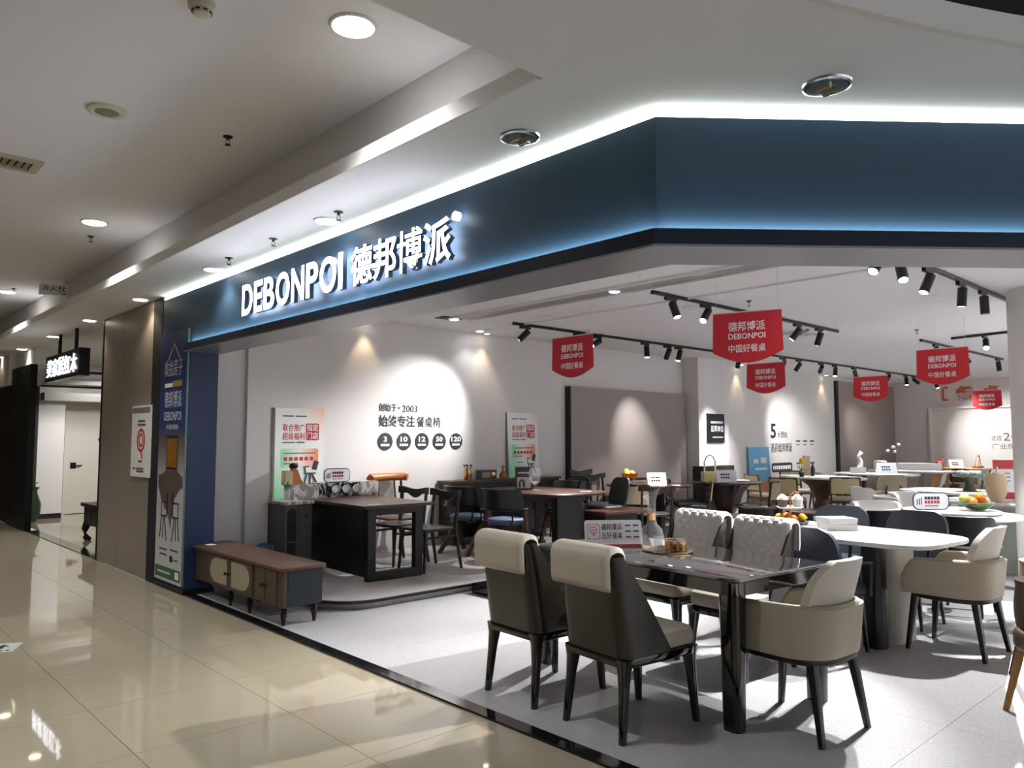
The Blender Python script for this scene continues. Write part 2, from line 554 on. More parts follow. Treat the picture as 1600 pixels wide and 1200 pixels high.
# ---- granite threshold strip
def miter(t): return (2.78 + t, 2.04 + 0.464 * t)
def far(t, L=5.2): return (2.78 + DX * L + NX * t, 2.04 + DY * L + NY * t)
def front_pair(t0, t1, z0, z1, y_end=8.42):
    """plan quads that follow the shop front, straight part and chamfered part"""
    a, b = miter(t0), miter(t1)
    q1 = [(2.78 + t0, y_end), a, b, (2.78 + t1, y_end)]
    q2 = [a, far(t0), far(t1), b]
    out = []
    for q in (q1, q2):
        bm = bmesh.new(); prism(bm, q, z0, z1); out.append(bm)
    return out
for k, bm in enumerate(front_pair(0.0, 0.09, -0.05, 0.012, 7.62)):
    struct('trim_%d' % (k + 1), bm, 'granite', ['black polished granite threshold strip along the straight shop front', 'black granite threshold strip along the angled shop front'][k], bev=0.003)

# ---- platforms inside the shop
pl = sroot('floor_platform', 'low pale terrazzo platform with a rounded black edge')
pts = [(3.42, 8.34), (3.42, 6.3)] + [(3.42 + 0.42 - 0.42 * math.cos(a), 6.3 - 0.42 * math.sin(a)) for a in [PI / 2 * k / 8 for k in range(1, 9)]] + [(8.9, 5.86), (8.9, 8.34)]
pin = [(3.44, 8.335), (3.44, 6.3)] + [(3.44 + 0.4 - 0.4 * math.cos(a), 6.3 - 0.4 * math.sin(a)) for a in [PI / 2 * k / 8 for k in range(1, 9)]] + [(8.88, 5.885), (8.88, 8.335)]
pbs = [(x + (0.05 if x < 5 else -0.05), y + (0.05 if y < 7 else 0)) for x, y in pts]
bm = bmesh.new(); prism(bm, pbs, 0.0, 0.055); obj('plinth', bm, 'terrazzo', pl, smooth=0.5)
bm = bmesh.new(); prism(bm, pts, 0.055, 0.078); obj('edge_band', bm, 'black_satin', pl, smooth=0.5)
bm = bmesh.new(); prism(bm, pin, 0.078, 0.082); obj('top_slab', bm, 'terrazzo_pale', pl, smooth=0.5)
struct('floor_step', mk(box, 4.88, 6.9, 4.95, 5.83, 0.0, 0.095), 'granite', 'low black stone step in front of the pale platform', bev=0.004)

# ---- walls of the shop
struct('wall_side', mk(box, 3.06, 22.4, 8.35, 8.5, 0, 3.02), 'wall_cream', 'long off-white side wall carrying the black lettering')
struct('wall_end', mk(box, 22.0, 22.15, -4, 8.35, 0, 3.02), 'wall_cream', 'far off-white end wall of the shop with the white lit niche')
bm = bmesh.new(); box(bm, 3.07, 3.52, 8.02, 8.35, 0, 3.0)
struct('wall_pier_inner', bm, 'wall_cream', 'off-white wall pier next to the blue pillar')
bm = bmesh.new(); box(bm, 3.52, 3.78, 7.96, 8.35, 0, 3.0)
struct('wall_pier_edge', bm, 'wall_cream', 'narrow off-white wall pier beside the grey counter cabinet')
struct('wall_pier_middle', mk(box, 12.1, 13.1, 8.0, 8.35, 0, 3.0), 'wall_cream', 'off-white wall pier behind the black plaque')
pn = sroot('wall_panel_taupe', 'large taupe wall panel with a black left edge', (8.9, 8.35, 0))
bx('panel', 'wall_taupe', pn, 0.03, 3.15, -0.1, 0.0, 0.09, 2.32, 0.003)
bx('edge_profile', 'ink_black', pn, 0.0, 0.03, -0.105, 0.0, 0.09, 2.325)
pn = sroot('wall_panel_far', 'taupe wall panel with a black edge near the far corner', (18.45, 8.35, 0))
bx('panel', 'wall_taupe', pn, 0.1, 3.54, -0.06, 0.0, 0.0, 2.9, 0.003)
bx('edge_profile', 'ink_black', pn, 0.0, 0.1, -0.07, 0.0, 0.0, 2.9)
nh = sroot('trim_3', 'thin grey header above the niche in the far end wall', (21.9, 6.2, 0))
bx('header', 'paint_white', nh, 0, 0.1, -5, 1.2, 2.27, 2.33)
bx('jamb', 'paint_white', nh, 0, 0.1, 1.14, 1.2, 0, 2.27)
# round column
bm = bmesh.new(); lathe(bm, [(0.45, 0), (0.45, 3.0)], 48)
struct('wall_column', bm, 'paint_white', 'round off-white column at the right edge', loc=(9.2, 1.85, 0))
# ---- shop ceiling
bm = bmesh.new()
prism(bm, [(2.87, 8.36), miter(0.09), far(0.09, 8.0), (23, -3.2), (23, 8.36)], 3.0, 3.06)
struct('ceiling_shop', bm, 'ceiling_white', 'white plaster ceiling inside the shop', smooth=0)
ch = sroot('trim_4', 'flat grey strip painted dark as a recessed lighting channel along the shop ceiling', (5.98, 2.8, 3.0))
bx('channel', 'grey_lacquer', ch, -0.13, 0.13, -4.6, 4.6, -0.012, 0.0)  # flat plate; the shade of a recess is put into its darker grey
bx('rim', 'ceiling_white', ch, -0.15, -0.13, -4.6, 4.6, -0.03, 0.0)
bx('rim', 'ceiling_white', ch, 0.13, 0.15, -4.6, 4.6, -0.03, 0.0)
bx('rim', 'ceiling_white', ch, 0.9, 0.93, -4.6, 5.2, -0.02, 0.0)

# ---- fascia of the shop
fa = sroot('wall_fascia', 'dark blue shop fascia with glowing edges that turns at the corner')
for nm, t0, t1, z0, z1, m in (('face_panel', 0.0, 0.04, 2.40, 2.955, 'fascia_blue'), ('ledge', -0.06, 0.0, 2.355, 2.405, 'fascia_edge'),
                              ('ledge_lip', -0.06, -0.05, 2.405, 2.425, 'fascia_edge'), ('soffit', -0.06, 0.3, 2.345, 2.355, 'soffit_metal'),
                              ('back_board', 0.28, 0.3, 2.355, 3.0, 'wall_cream'), ('led_strip', 0.012, 0.03, 2.957, 2.996, 'led'),
                              ('led_strip', -0.016, -0.008, 2.406, 2.41, 'led_low')):
    for bm in front_pair(t0, t1, z0, z1, 7.63 if nm in ('ledge', 'ledge_lip', 'soffit') or z0 == 2.406 else 8.42):
        obj(nm, bm, m, fa, smooth=0)
for (xa, ya), (xb, yb) in (((2.78 - 0.045, 7.6), miter(-0.045)), (miter(-0.045), far(-0.045))):
    # the linear LED lens throws its light up onto the face
    l = bpy.data.lights.new('led_light', 'AREA'); l.shape = 'RECTANGLE'
    Ln = math.hypot(xb - xa, yb - ya); dx_, dy_ = (xb - xa) / Ln, (yb - ya) / Ln
    l.size = Ln - 0.05; l.size_y = 0.012; l.energy = 1.5 * Ln; l.color = (0.78, 0.95, 1.0); l.spread = R(140)
    o = bpy.data.objects.new('led_light', l); COL.objects.link(o); o.parent = fa
    nrm = Vector((-dy_, dx_, 0)); aim_ = (nrm * 0.9 + Vector((0, 0, 0.35))).normalized()
    xax = Vector((dx_, dy_, 0)); zax = -aim_; yax = zax.cross(xax)
    o.matrix_world = Matrix(((xax.x, yax.x, zax.x, (xa + xb) / 2), (xax.y, yax.y, zax.y, (ya + yb) / 2), (xax.z, yax.z, zax.z, 2.412), (0, 0, 0, 1)))
# blue end pillar
bp = sroot('wall_pillar_blue', 'navy blue pillar at the left end of the shop front', (2.78, 7.62, 0))
bx('pillar_body', 'pillar_blue', bp, 0.0, 0.28, 0.0, 0.8, 0, 2.4, 0.004)
bx('foot_plate', 'dark_metal', bp, -0.01, 0.29, -0.01, 0.8, 0, 0.05, 0.003)
# grey panelled wall between the two shops
gw = sroot('wall_corridor', 'taupe panelled wall between the two shops', (2.78, 8.42, 0))
bx('joint_strip', 'ink_black', gw, -0.005, 0.3, 0.0, 0.28, 0, 2.99)
for a, b in ((0.28, 1.33), (1.335, 2.12)):
    bx('wall_panel', 'panel_grey', gw, 0.0, 0.03, a, b, 0.0, 2.99, 0.003)
bx('backing', 'ink_black', gw, 0.03, 0.3, 0.1, 2.12, 0, 2.99)
bx('edge_profile', 'dark_metal', gw, -0.01, 0.3, 2.12, 2.15, 0, 2.99)

# ---- neighbouring shop
struct('floor_neighbour', mk(box, 2.95, 8, 10.57, 17.6, -0.05, 0.0), 'tile', 'glossy pale floor of the neighbouring shop')
struct('trim_5', mk(box, 2.78, 2.95, 10.57, 14.55, -0.05, 0.008), 'granite', 'dark stone threshold of the neighbouring shop', bev=0.002)
nw = sroot('wall_neighbour_near', 'white wall stub with a dark baseboard in the neighbouring shop', (3.0, 16.6, 0))
bx('wall_face', 'paint_white', nw, 0.1, 0.74, 0, 0.8, 0, 3.0)
bx('baseboard', 'ink_black', nw, 0.1, 0.735, -0.012, 0, 0, 0.09)
struct('wall_neighbour_back', mk(box, 3.7, 8, 17.3, 17.45, 0, 3.0), 'paint_white', 'white back wall of the neighbouring shop behind the door')
struct('wall_neighbour_side', mk(box, 7.8, 8, 10.57, 17.3, 0, 3.0), 'paint_white', 'white side wall deep inside the neighbouring shop')
struct('wall_neighbour_party', mk(box, 3.08, 8, 10.42, 10.57, 0, 3.0), 'paint_white', 'white party wall behind the taupe panels')
struct('ceiling_neighbour', mk(box, 2.85, 8, 10.4, 17.6, 3.0, 3.05), 'ceiling_white', 'white ceiling of the neighbouring shop')
hb = sroot('trim_6', 'white stepped header over the back of the neighbouring shop', (3.3, 16.2, 0))
bx('header', 'paint_white', hb, 0, 4.5, 0, 0.3, 2.2, 2.35)
bx('header', 'paint_white', hb, 0, 4.5, -0.2, 0.1, 2.5, 2.58)
bx('rail', 'ink_black', hb, 0, 4.5, -1.4, -1.35, 2.62, 2.66)
bx('rail', 'ink_black', hb, -0.3, 4.5, -1.2, -1.15, 2.38, 2.41)
d = sroot('door_1', 'white flush door with a dark handle in the neighbouring shop', (3.95, 17.3, 0))
bx('leaf', 'door_white', d, 0.0, 0.95, -0.05, -0.01, 0.01, 2.1, 0.004)
bx('door_frame', 'door_white', d, -0.06, 0.0, -0.07, 0.0, 0, 2.16)
bx('door_frame', 'door_white', d, 0.95, 1.01, -0.07, 0.0, 0, 2.16)
bx('door_frame', 'door_white', d, 0.0, 0.95, -0.07, 0.0, 2.1, 2.16)
h = bx('lock_plate', 'dark_metal', d, 0.06, 0.16, -0.062, -0.05, 0.9, 1.02)
bx('handle', 'dark_metal', h, 0.1, 0.26, -0.11, -0.09, 0.95, 0.97)
bx('peep_hole', 'dark_metal', d, 0.55, 0.6, -0.062, -0.05, 1.45, 1.5)
dk = sroot('wall_pillar_dark', 'glossy black-green pillar beyond the neighbouring shop', (2.78, 14.55, 0))
bx('pillar_body', 'pillar_dark', dk, -0.03, 0.07, 0, 1.5, 0, 2.72, 0.004)
bx('pillar_cap', 'ceiling_white', dk, 0.02, 0.35, 0, 1.5, 2.72, 3.0)
struct('wall_far_left', mk(box, 2.78, 3.2, 16.1, 20, 0, 2.45), 'front_brown', 'brown panelled shop front at the far left')
struct('wall_far_left_header', mk(box, 2.7, 3.2, 16.06, 20, 2.45, 3.0), 'paint_white', 'pale lit header at the far left')

# ---- unseen far side and end of the corridor, added to block ambient light
ow = sroot('wall_opposite', 'unseen taupe panelled shop fronts added on the opposite side of the corridor', (-3.6, -4, 0))
for k in range(8): bx('wall_panel', 'panel_grey', ow, -0.1, 0.0, 3.0 * k, 3.0 * k + 2.99, 0.0, 3.0)
bx('header', 'ceiling_white', ow, -0.1, 0.0, 0, 24, 3.0, 3.6)
struct('wall_corridor_end', mk(box, -3.6, 2.8, 20, 20.1, 0, 3.6), 'panel_grey', 'unseen taupe wall added to close the far end of the corridor')
# ---- corridor ceilings
low = [(-6, 2.19), (2.21, 2.19), (2.21, 20), (2.86, 20), miter(0.08), far(0.08, 5.2), (9.0, -3.2), (9.0, -2.45)]
arc = [(0.5 + 6 * math.cos(R(a)), -4.5 + 6 * math.sin(R(a))) for a in range(20, 161, 2)]
low += arc + [(-6, -2.45)]
bm = bmesh.new(); prism(bm, low, 3.0, 3.03)
struct('ceiling_soffit', bm, 'ceiling_white', 'lower white ceiling strip around the shop front', smooth=0)
bm = bmesh.new()
loft(bm, [[(0.5 + r * math.cos(R(a)), -4.5 + r * math.sin(R(a)), z) for r, z in ((5.97, 2.998), (5.97, 3.11), (6.0, 3.11), (6.0, 2.998))] for a in range(20, 161, 2)])
struct('trim_7', bm, 'paint_white', 'curved grey lip of the round ceiling opening')
struct('ceiling_atrium', mk(box, -7, 9, -12, 2.0, 4.3, 4.35), 'dull_dark', 'dark ceiling above the round opening')
bm = bmesh.new()
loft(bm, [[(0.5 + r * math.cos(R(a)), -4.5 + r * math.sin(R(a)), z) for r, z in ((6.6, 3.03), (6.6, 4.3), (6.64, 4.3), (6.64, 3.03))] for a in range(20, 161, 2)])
struct('wall_atrium', bm, 'dull_dark', 'dark drum of the round ceiling opening')
struct('ceiling', mk(box, -6, 2.5, 2.16, 20, 3.52, 3.58), 'ceiling_white', 'raised white tray ceiling of the mall corridor')
struct('trim_8', mk(box, 2.19, 2.21, 2.21, 20, 3.0, 3.085), 'paint_white', 'thin upstand lip of the ceiling cove')
struct('wall_cove', mk(box, 2.46, 2.5, 2.19, 20, 3.03, 3.52), 'paint_white', 'upright side of the ceiling cove')
struct('wall_cove_end', mk(box, -6, 2.5, 2.16, 2.19, 3.03, 3.58), 'paint_white', 'end face of the raised tray ceiling')

# ================================================================== CEILING FITTINGS
def downlight(loc, r, lens, label, group, power=0, col=(1, 1, 1), ang=130, big=False):
    t = thing('downlight', label, 'ceiling light', loc, 0, group)
    bm = bmesh.new(); lathe(bm, [(r * 0.86, -0.002), (r * 0.9, -0.012), (r * 1.0, -0.008), (r * 1.04, 0.0)], 28)
    obj('trim_ring', bm, 'plastic_white' if lens != 'lens_off' else 'chrome', t)
    if lens == 'lens_off':
        bm = bmesh.new(); lathe(bm, [(r * 0.86, -0.004), (r * 0.84, -0.013), (r * 0.82, -0.0135), (r * 0.05, -0.0135)], 28)
        o = obj('reflector', bm, 'lens_off', t)
        for k in (-1, 1):
            bm = bmesh.new(); tube(bm, [(k * r * 0.3, -0.3 * r, -0.02), (k * r * 0.3, 0.3 * r, -0.02)], r * 0.14, 10)
            obj('bulb', bm, 'lens_off', t)
    else:
        bm = bmesh.new(); lathe(bm, [(r * 0.86, -0.011), (r * 0.8, -0.015), (0.0, -0.016)], 28)
        obj('diffuser', bm, lens, t)
    if power:
        spot(t, (loc[0], loc[1], loc[2] - 0.05), (loc[0], loc[1], 0), power, ang, 0.6, col, r * 0.7)
    return t
WARM = (1.0, 0.84, 0.64); NEUT = (1.0, 0.985, 0.985); COOL = (0.97, 0.98, 1.0)
for i, (x, y) in enumerate([(1.9, 3.19), (1.94, 7.83), (2.02, 12.4)]):
    downlight((x, y, 3.52), 0.115, 'lens_cool', 'large lit round downlight in the raised corridor ceiling, %s' % ['nearest and biggest one', 'above the upright sprinkler', 'at the left edge of the photo'][i], 'lit downlights in the raised ceiling', 85, NEUT, 118)
for i, (x, y) in enumerate([(0.1, 5.5), (0.0, 9.8), (0.1, 14.2)]):  # out-of-view row added for general light in the corridor
    downlight((x, y, 3.52), 0.115, 'lens_cool', 'large lit round downlight of the unseen outer row added to brighten the corridor, %s' % ['nearest', 'middle', 'farthest'][i], 'lit downlights in the raised ceiling', 85, NEUT, 118)
lows = [(2.6, 4.68, 'above the glowing sign, wide chrome ring', 'lens_cool', 26, COOL), (2.63, 6.73, 'left of the glowing sign', 'lens_cool', 12, NEUT),
        (2.64, 8.73, 'right above the taupe panels', 'lens_warm', 14, WARM), (2.65, 10.74, 'at the left end of the taupe panels', 'lens_warm', 14, WARM),
        (2.68, 12.8, 'above the hanging black sign', 'lens_warm', 12, WARM), (2.69, 14.98, 'above the black-green pillar', 'lens_warm', 12, WARM), (2.7, 16.7, 'at the far left above the brown front', 'lens_warm', 12, WARM)]
for x, y, s, l, p, c in lows:
    downlight((x, y, 3.0), 0.085, l, 'lit recessed downlight in the low ceiling strip %s' % s, 'lit downlights in the low strip', p, c, 120)
downlight((2.57, 2.71, 3.0), 0.1, 'lens_off', 'unlit chrome downlight with two bulbs left of the fascia corner', 'unlit downlights')
downlight((3.14, 1.412, 3.0), 0.1, 'lens_off', 'unlit chrome downlight with two bulbs right of the fascia corner', 'unlit downlights')
# recessed downlights inside the shop
for x, y, s in [(5.98, 4.92, 'in the grey channel left of the spotlights'), (5.98, 2.95, 'in the grey channel beside the right fascia'), (6.91, 8.1, 'close to the side wall right of the lettering')]:
    downlight((x, y, 2.988 if x < 6 else 3.0), 0.06, 'lens_cool', 'small lit downlight %s' % s, 'small downlights in the shop ceiling', 8, COOL, 110)
sq = thing('square_downlight', 'square black double downlight near the side wall', 'ceiling light', (5.9, 7.5, 3.0))
bx('housing', 'dark_metal', sq, -0.16, 0.16, -0.09, 0.09, -0.012, 0)
for k in (-1, 1):
    bm = bmesh.new(); lathe(bm, [(0.055, -0.012), (0.05, -0.02), (0.0, -0.022)], 20, (k * 0.075, 0, 0))
    obj('lens', bm, 'lens_cool' if k > 0 else 'black_satin', sq)

sp = thing('ceiling_speaker', 'round cream loudspeaker grille in the raised ceiling', 'speaker', (1.303, 5.076, 3.52))
bm = bmesh.new(); lathe(bm, [(0.075, -0.016), (0.085, -0.02), (0.108, -0.014), (0.114, 0)], 32); obj('rim', bm, 'plastic_cream', sp)
bm = bmesh.new(); lathe(bm, [(0.076, -0.014), (0.06, -0.019), (0, -0.021)], 28); obj('grille', bm, 'speaker_mesh', sp)
def smoke(loc, r, label):
    t = thing('smoke_detector', label, 'smoke detector', loc, 0, 'smoke detectors')
    bm = bmesh.new(); lathe(bm, [(r * 1.0, 0), (r * 1.0, -r * 0.45), (r * 0.82, -r * 0.6), (r * 0.7, -r * 0.62)], 24); obj('base', bm, 'plastic_cream', t)
    bm = bmesh.new(); lathe(bm, [(r * 0.7, -r * 0.6), (r * 0.62, -r * 0.95), (r * 0.4, -r * 1.02), (0, -r * 1.04)], 24); obj('cap', bm, 'plastic_cream', t)
    for k in range(8):
        a = 2 * PI * k / 8
        M = Matrix.Rotation(a, 4, 'Z')
        bm = bmesh.new(); box(bm, r * 0.63, r * 0.73, -r * 0.16, r * 0.16, -r * 0.8, -r * 0.7, M); obj('vent_slot', bm, 'ink_black', t)
smoke((1.283, 3.5, 3.52), 0.062, 'cream smoke detector at the top of the photo')
smoke((8.0, 7.03, 3.0), 0.065, 'small white smoke detector above the leftmost red banner')
def sprinkler(loc, label, cap=False):
    t = thing('sprinkler', label, 'sprinkler', loc, 0, 'fire sprinklers')
    bm = bmesh.new(); lathe(bm, [(0.032, 0), (0.03, -0.006), (0.01, -0.008)], 16); obj('escutcheon', bm, 'dark_metal', t)
    bm = bmesh.new(); lathe(bm, [(0.009, -0.006), (0.009, -0.02), (0.005, -0.022)], 10)
    for s in (-1, 1): tube(bm, [(0, 0, -0.02), (s * 0.013, 0, -0.028), (s * 0.013, 0, -0.042), (0, 0, -0.055)], 0.0025, 6)
    obj('nozzle', bm, 'dark_metal', t)
    bm = bmesh.new(); lathe(bm, [(0.004, -0.052), (0.02, -0.056), (0.02, -0.058), (0.002, -0.06)], 14); obj('deflector', bm, 'dark_metal', t)
for x, y, z, s in [(2.021, 4.978, 3.52, 'between the loudspeaker and the cove'), (2.06, 8.42, 3.52, 'just below the middle downlight'), (2.05, 12.1, 3.52, 'beside the leftmost downlight'),
                   (2.556, 5.394, 3.0, 'in the low strip, middle one above the sign'), (2.562, 4.45, 3.0, 'in the low strip, right one above the sign'), (2.565, 6.227, 3.0, 'in the low strip, left one above the sign'),
                   (7.55, 4.327, 3.0, 'on the shop ceiling left of the big red banner'), (11.265, 3.916, 3.0, 'far back on the shop ceiling')]:
    sprinkler((x, y, z), 'pendent fire sprinkler %s' % s)
# ceiling air outlets
vt = thing('air_vent', 'cream ceiling air vent with slanted blades at the left edge', 'vent', (1.03, 6.5, 3.52))
for a, b, c, e in ((-0.2, 0.2, -0.15, -0.1), (-0.2, 0.2, 0.1, 0.15), (-0.2, -0.14, -0.1, 0.1), (0.14, 0.2, -0.1, 0.1)):
    bx('frame', 'vent_cream', vt, a, b, c, e, -0.02, 0)
bx('throat', 'ink_black', vt, -0.14, 0.14, -0.1, 0.1, -0.002, 0)
for k in range(6):
    M = Matrix.Translation((-0.115 + 0.046 * k, 0, -0.012)) @ Matrix.Rotation(R(35), 4, 'Y')
    bm = bmesh.new(); box(bm, -0.014, 0.014, -0.1, 0.1, -0.002, 0.002, M); obj('slat', bm, 'vent_cream', vt)
vt = thing('air_diffuser', 'square white air diffuser on the shop ceiling behind the spotlights', 'vent', (10.4, 5.2, 3.0))
for k in range(4):
    s = 0.3 - 0.07 * k
    for a, b, c, e in ((-s, s, -s, -s + 0.03), (-s, s, s - 0.03, s), (-s, -s + 0.03, -s, s), (s - 0.03, s, -s, s)):
        bx('ring', 'plastic_white', vt, a, b, c, e, -0.02 - 0.004 * k, 0)
bx('throat', 'grey_stone', vt, -0.28, 0.28, -0.28, 0.28, -0.003, 0)
for x, y, s in [(6.74, 6.59, 'near the side wall track'), (7.46, 4.97, 'beside the middle track')]:
    t = thing('ceiling_speaker', 'flat white round ceiling loudspeaker in the shop %s' % s, 'speaker', (x, y, 3.0), 0, 'shop ceiling speakers')
    bm = bmesh.new(); lathe(bm, [(0.1, -0.01), (0.13, -0.012), (0.14, 0)], 28); obj('rim', bm, 'plastic_white', t)
    bm = bmesh.new(); lathe(bm, [(0.1, -0.009), (0, -0.011)], 28); obj('grille', bm, 'ceiling_white', t)

# fire-hydrant sign under the raised ceiling
hs = thing('hydrant_sign', 'small white placard with black characters hanging under the raised ceiling', 'sign', (2.28, 10.95, 3.3), R(-20))
bx('plate', 'ceramic_white', hs, -0.16, 0.16, -0.004, 0.004, 0, 0.14)
text(hs, '消火栓', -0.14, 0.05, 0.28, 0.075, 'ink_black', -0.005, bold=0.006)
bm = bmesh.new(); tube(bm, [(0.06, -0.006, 0.045), (0.13, -0.006, 0.015)], 0.004, 6); tube(bm, [(0.13, -0.006, 0.015), (0.135, -0.006, 0.035)], 0.004, 6); tube(bm, [(0.13, -0.006, 0.015), (0.11, -0.006, 0.012)], 0.004, 6)
obj('arrow', bm, 'ink_black', hs)
for k in (-1, 1):
    bm = bmesh.new(); tube(bm, [(k * 0.13, 0, 0.14), (k * 0.13, 0, 0.22)], 0.002, 5); obj('hanger_wire', bm, 'dark_metal', hs)

# floor sticker
fs = thing('floor_sticker', 'green arrow sticker on the corridor floor at the left edge', 'sticker', (1.14, 6.62, 0.0), R(-25))
bx('sheet', 'leather_sage', fs, -0.11, 0.11, -0.13, 0.13, 0.0, 0.0012)
bm = bmesh.new(); prism(bm, [(-0.02, -0.03), (0.02, -0.03), (0.02, 0.03), (0.05, 0.03), (0, 0.09), (-0.05, 0.03), (-0.02, 0.03)], 0.0012, 0.0018); obj('arrow', bm, 'ink_black', fs)
for k in range(4): bx('character', 'ink_black', fs, -0.08 + 0.045 * k, -0.055 + 0.045 * k, -0.1, -0.07, 0.0012, 0.0018)

# ================================================================== SIGNS ON THE FRONT
sg = thing('shop_sign', 'glowing white raised letters on the dark blue fascia', 'sign', (2.78, 6.27, 2.53), R(-90))
adv = 0.0
lat = [('D', 0.215), ('E', 0.165), ('B', 0.2), ('O', 0.245), ('N', 0.215), ('P', 0.19), ('O', 0.245), ('I', 0.06)]
x = 0.0
for ch_, wd in lat:
    text(sg, ch_, x, 0.0, wd * 0.93, 0.26, 'sign_light', y=-0.04, ext=0.035, bold=0.024, name='letter', res=5)
    x += wd + 0.015
x = 1.745
for ch_ in '德邦博派':
    text(sg, ch_, x, -0.005, 0.265, 0.265, 'sign_light', y=-0.04, ext=0.035, bold=0.006 if ch_ == '博' else 0.018, name='letter', res=4)
    x += 0.275
bm = bmesh.new(); lathe(bm, [(0.026, 0), (0.026, 0.03), (0.0, 0.03)], 20, M=Matrix.Translation((x + 0.015, -0.035, 0.25)) @ Matrix.Rotation(R(90), 4, 'X'))
obj('letter_dot', bm, 'sign_light', sg)

# standee light box on the blue pillar
lb = thing('light_box', 'tall narrow advertising board on the blue pillar showing chairs', 'advertising board', (2.78, 8.38, 0.08), R(-90))
lb.scale = (1, 0.4, 1)
bx('board', 'standee_print', lb, 0.0, 0.74, -0.05, 0.0, 0.0, 2.5, 0.004)
bx('edge_strip', 'edge_green', lb, 0.74, 0.746, -0.05, 0.0, 0.0, 2.5)
bx('footer', 'photo_green', lb, 0.02, 0.72, -0.053, -0.05, 0.03, 0.14)
text(lb, '德邦博派', 0.14, 1.73, 0.48, 0.17, 'ink_pale', -0.051, bold=0.0)
text(lb, 'DEBONPOI', 0.14, 1.6, 0.48, 0.09, 'ink_pale', -0.051)
text(lb, '·中国好餐桌·', 0.2, 1.51, 0.36, 0.05, 'ink_pale', -0.051)
text(lb, '收拾房子', 0.12, 2.05, 0.5, 0.17, 'ink_pale', -0.051)
bm = bmesh.new(); tube(bm, [(0.22, -0.052, 2.22), (0.38, -0.052, 2.38), (0.54, -0.052, 2.22)], 0.006, 6); obj('roof_mark', bm, 'ink_pale', lb)
bx('caption_bar', 'paper', lb, 0.14, 0.36, -0.053, -0.05, 1.94, 1.98); bx('caption_bar', 'ink_gold', lb, 0.36, 0.62, -0.053, -0.05, 1.94, 2.0)
bx('window_picture', 'photo_amber', lb, 0.26, 0.54, -0.053, -0.05, 1.13, 1.42); bx('window_edge', 'ink_black', lb, 0.24, 0.56, -0.052, -0.05, 1.11, 1.45)
bm = bmesh.new(); prism(bm, [(0.03, 0.93), (0.08, 0.88), (0.13, 0.8), (0.19, 0.78), (0.24, 0.7), (0.3, 0.72), (0.36, 0.62), (0.41, 0.52), (0.45, 0.66), (0.5, 0.82), (0.56, 0.86), (0.64, 0.92), (0.72, 0.94), (0.71, 1.04), (0.6, 1.08), (0.5, 1.14), (0.4, 1.1), (0.28, 1.12), (0.16, 1.06), (0.03, 1.05)], 0.05, 0.052, M=Matrix.Rotation(R(90), 4, 'X')); obj('mountain_picture', bm, 'photo_brown', lb)
for s, cx in ((1, 0.22), (-1, 0.55)):
    bm = bmesh.new()
    P = lambda a, b: (cx + s * a, -0.052, 0.45 + b)
    for q in ([P(-0.1, -0.03), P(-0.06, 0.18)], [P(0.09, -0.05), P(0.03, 0.18)], [P(-0.02, -0.03), P(0.0, 0.18)], [P(-0.08, 0.19), P(0.09, 0.19)], [P(-0.07, 0.19), P(-0.07, 0.33), P(0.07, 0.33)]):
        tube(bm, q, 0.009, 6)
    tube(bm, [P(0.09, 0.2), P(0.09, 0.42)], 0.03, 6, sq=(1.2, 0.1))
    obj('chair_picture', bm, 'ink_black', lb)
for a, b, z in ((0.12, 0.34, 0.3), (0.14, 0.34, 0.25), (0.42, 0.64, 0.31)): bx('caption_line', 'ink_grey', lb, a, b, -0.052, -0.05, z, z + 0.018)
bx('caption_block', 'ink_black', lb, 0.42, 0.5, -0.052, -0.05, 0.2, 0.26); bx('caption_block', 'ink_grey', lb, 0.52, 0.64, -0.052, -0.05, 0.22, 0.235)
bx('footer_mark', 'paper', lb, 0.58, 0.68, -0.055, -0.05, 0.05, 0.12)
bx('footer_line', 'ink_pale', lb, 0.1, 0.46, -0.055, -0.05, 0.075, 0.095)

nb = thing('notice_board', 'white notice board with a red ring mark on the taupe panel', 'notice', (2.78, 9.27, 1.08), R(-90))
bx('board', 'paper', nb, 0, 0.62, -0.02, 0, 0.0, 0.78, 0.003)
bx('header_strip', 'grey_lacquer', nb, 0.02, 0.6, -0.022, -0.02, 0.7, 0.76)
for r0, r1 in ((0.1, 0.13), (0.05, 0.075)):
    bm = bmesh.new(); loft(bm, [[(0.33 + r * math.cos(2 * PI * k / 28), y, 0.4 + r * math.sin(2 * PI * k / 28)) for k in range(28)] for r, y in ((r0, -0.02), (r0, -0.023), (r1, -0.023), (r1, -0.02))], cap=False); obj('ring_mark', bm, 'ink_red', nb)
bm = bmesh.new(); tube(bm, [(0.37, -0.022, 0.27), (0.39, -0.022, 0.2)], 0.01, 6); obj('ring_tail', bm, 'ink_red', nb)
for a, b, z in ((0.22, 0.44, 0.6), (0.2, 0.46, 0.56), (0.26, 0.38, 0.16), (0.08, 0.16, 0.08), (0.2, 0.44, 0.08), (0.2, 0.44, 0.05)): bx('print_line', 'ink_grey', nb, a, b, -0.022, -0.02, z, z + 0.02)

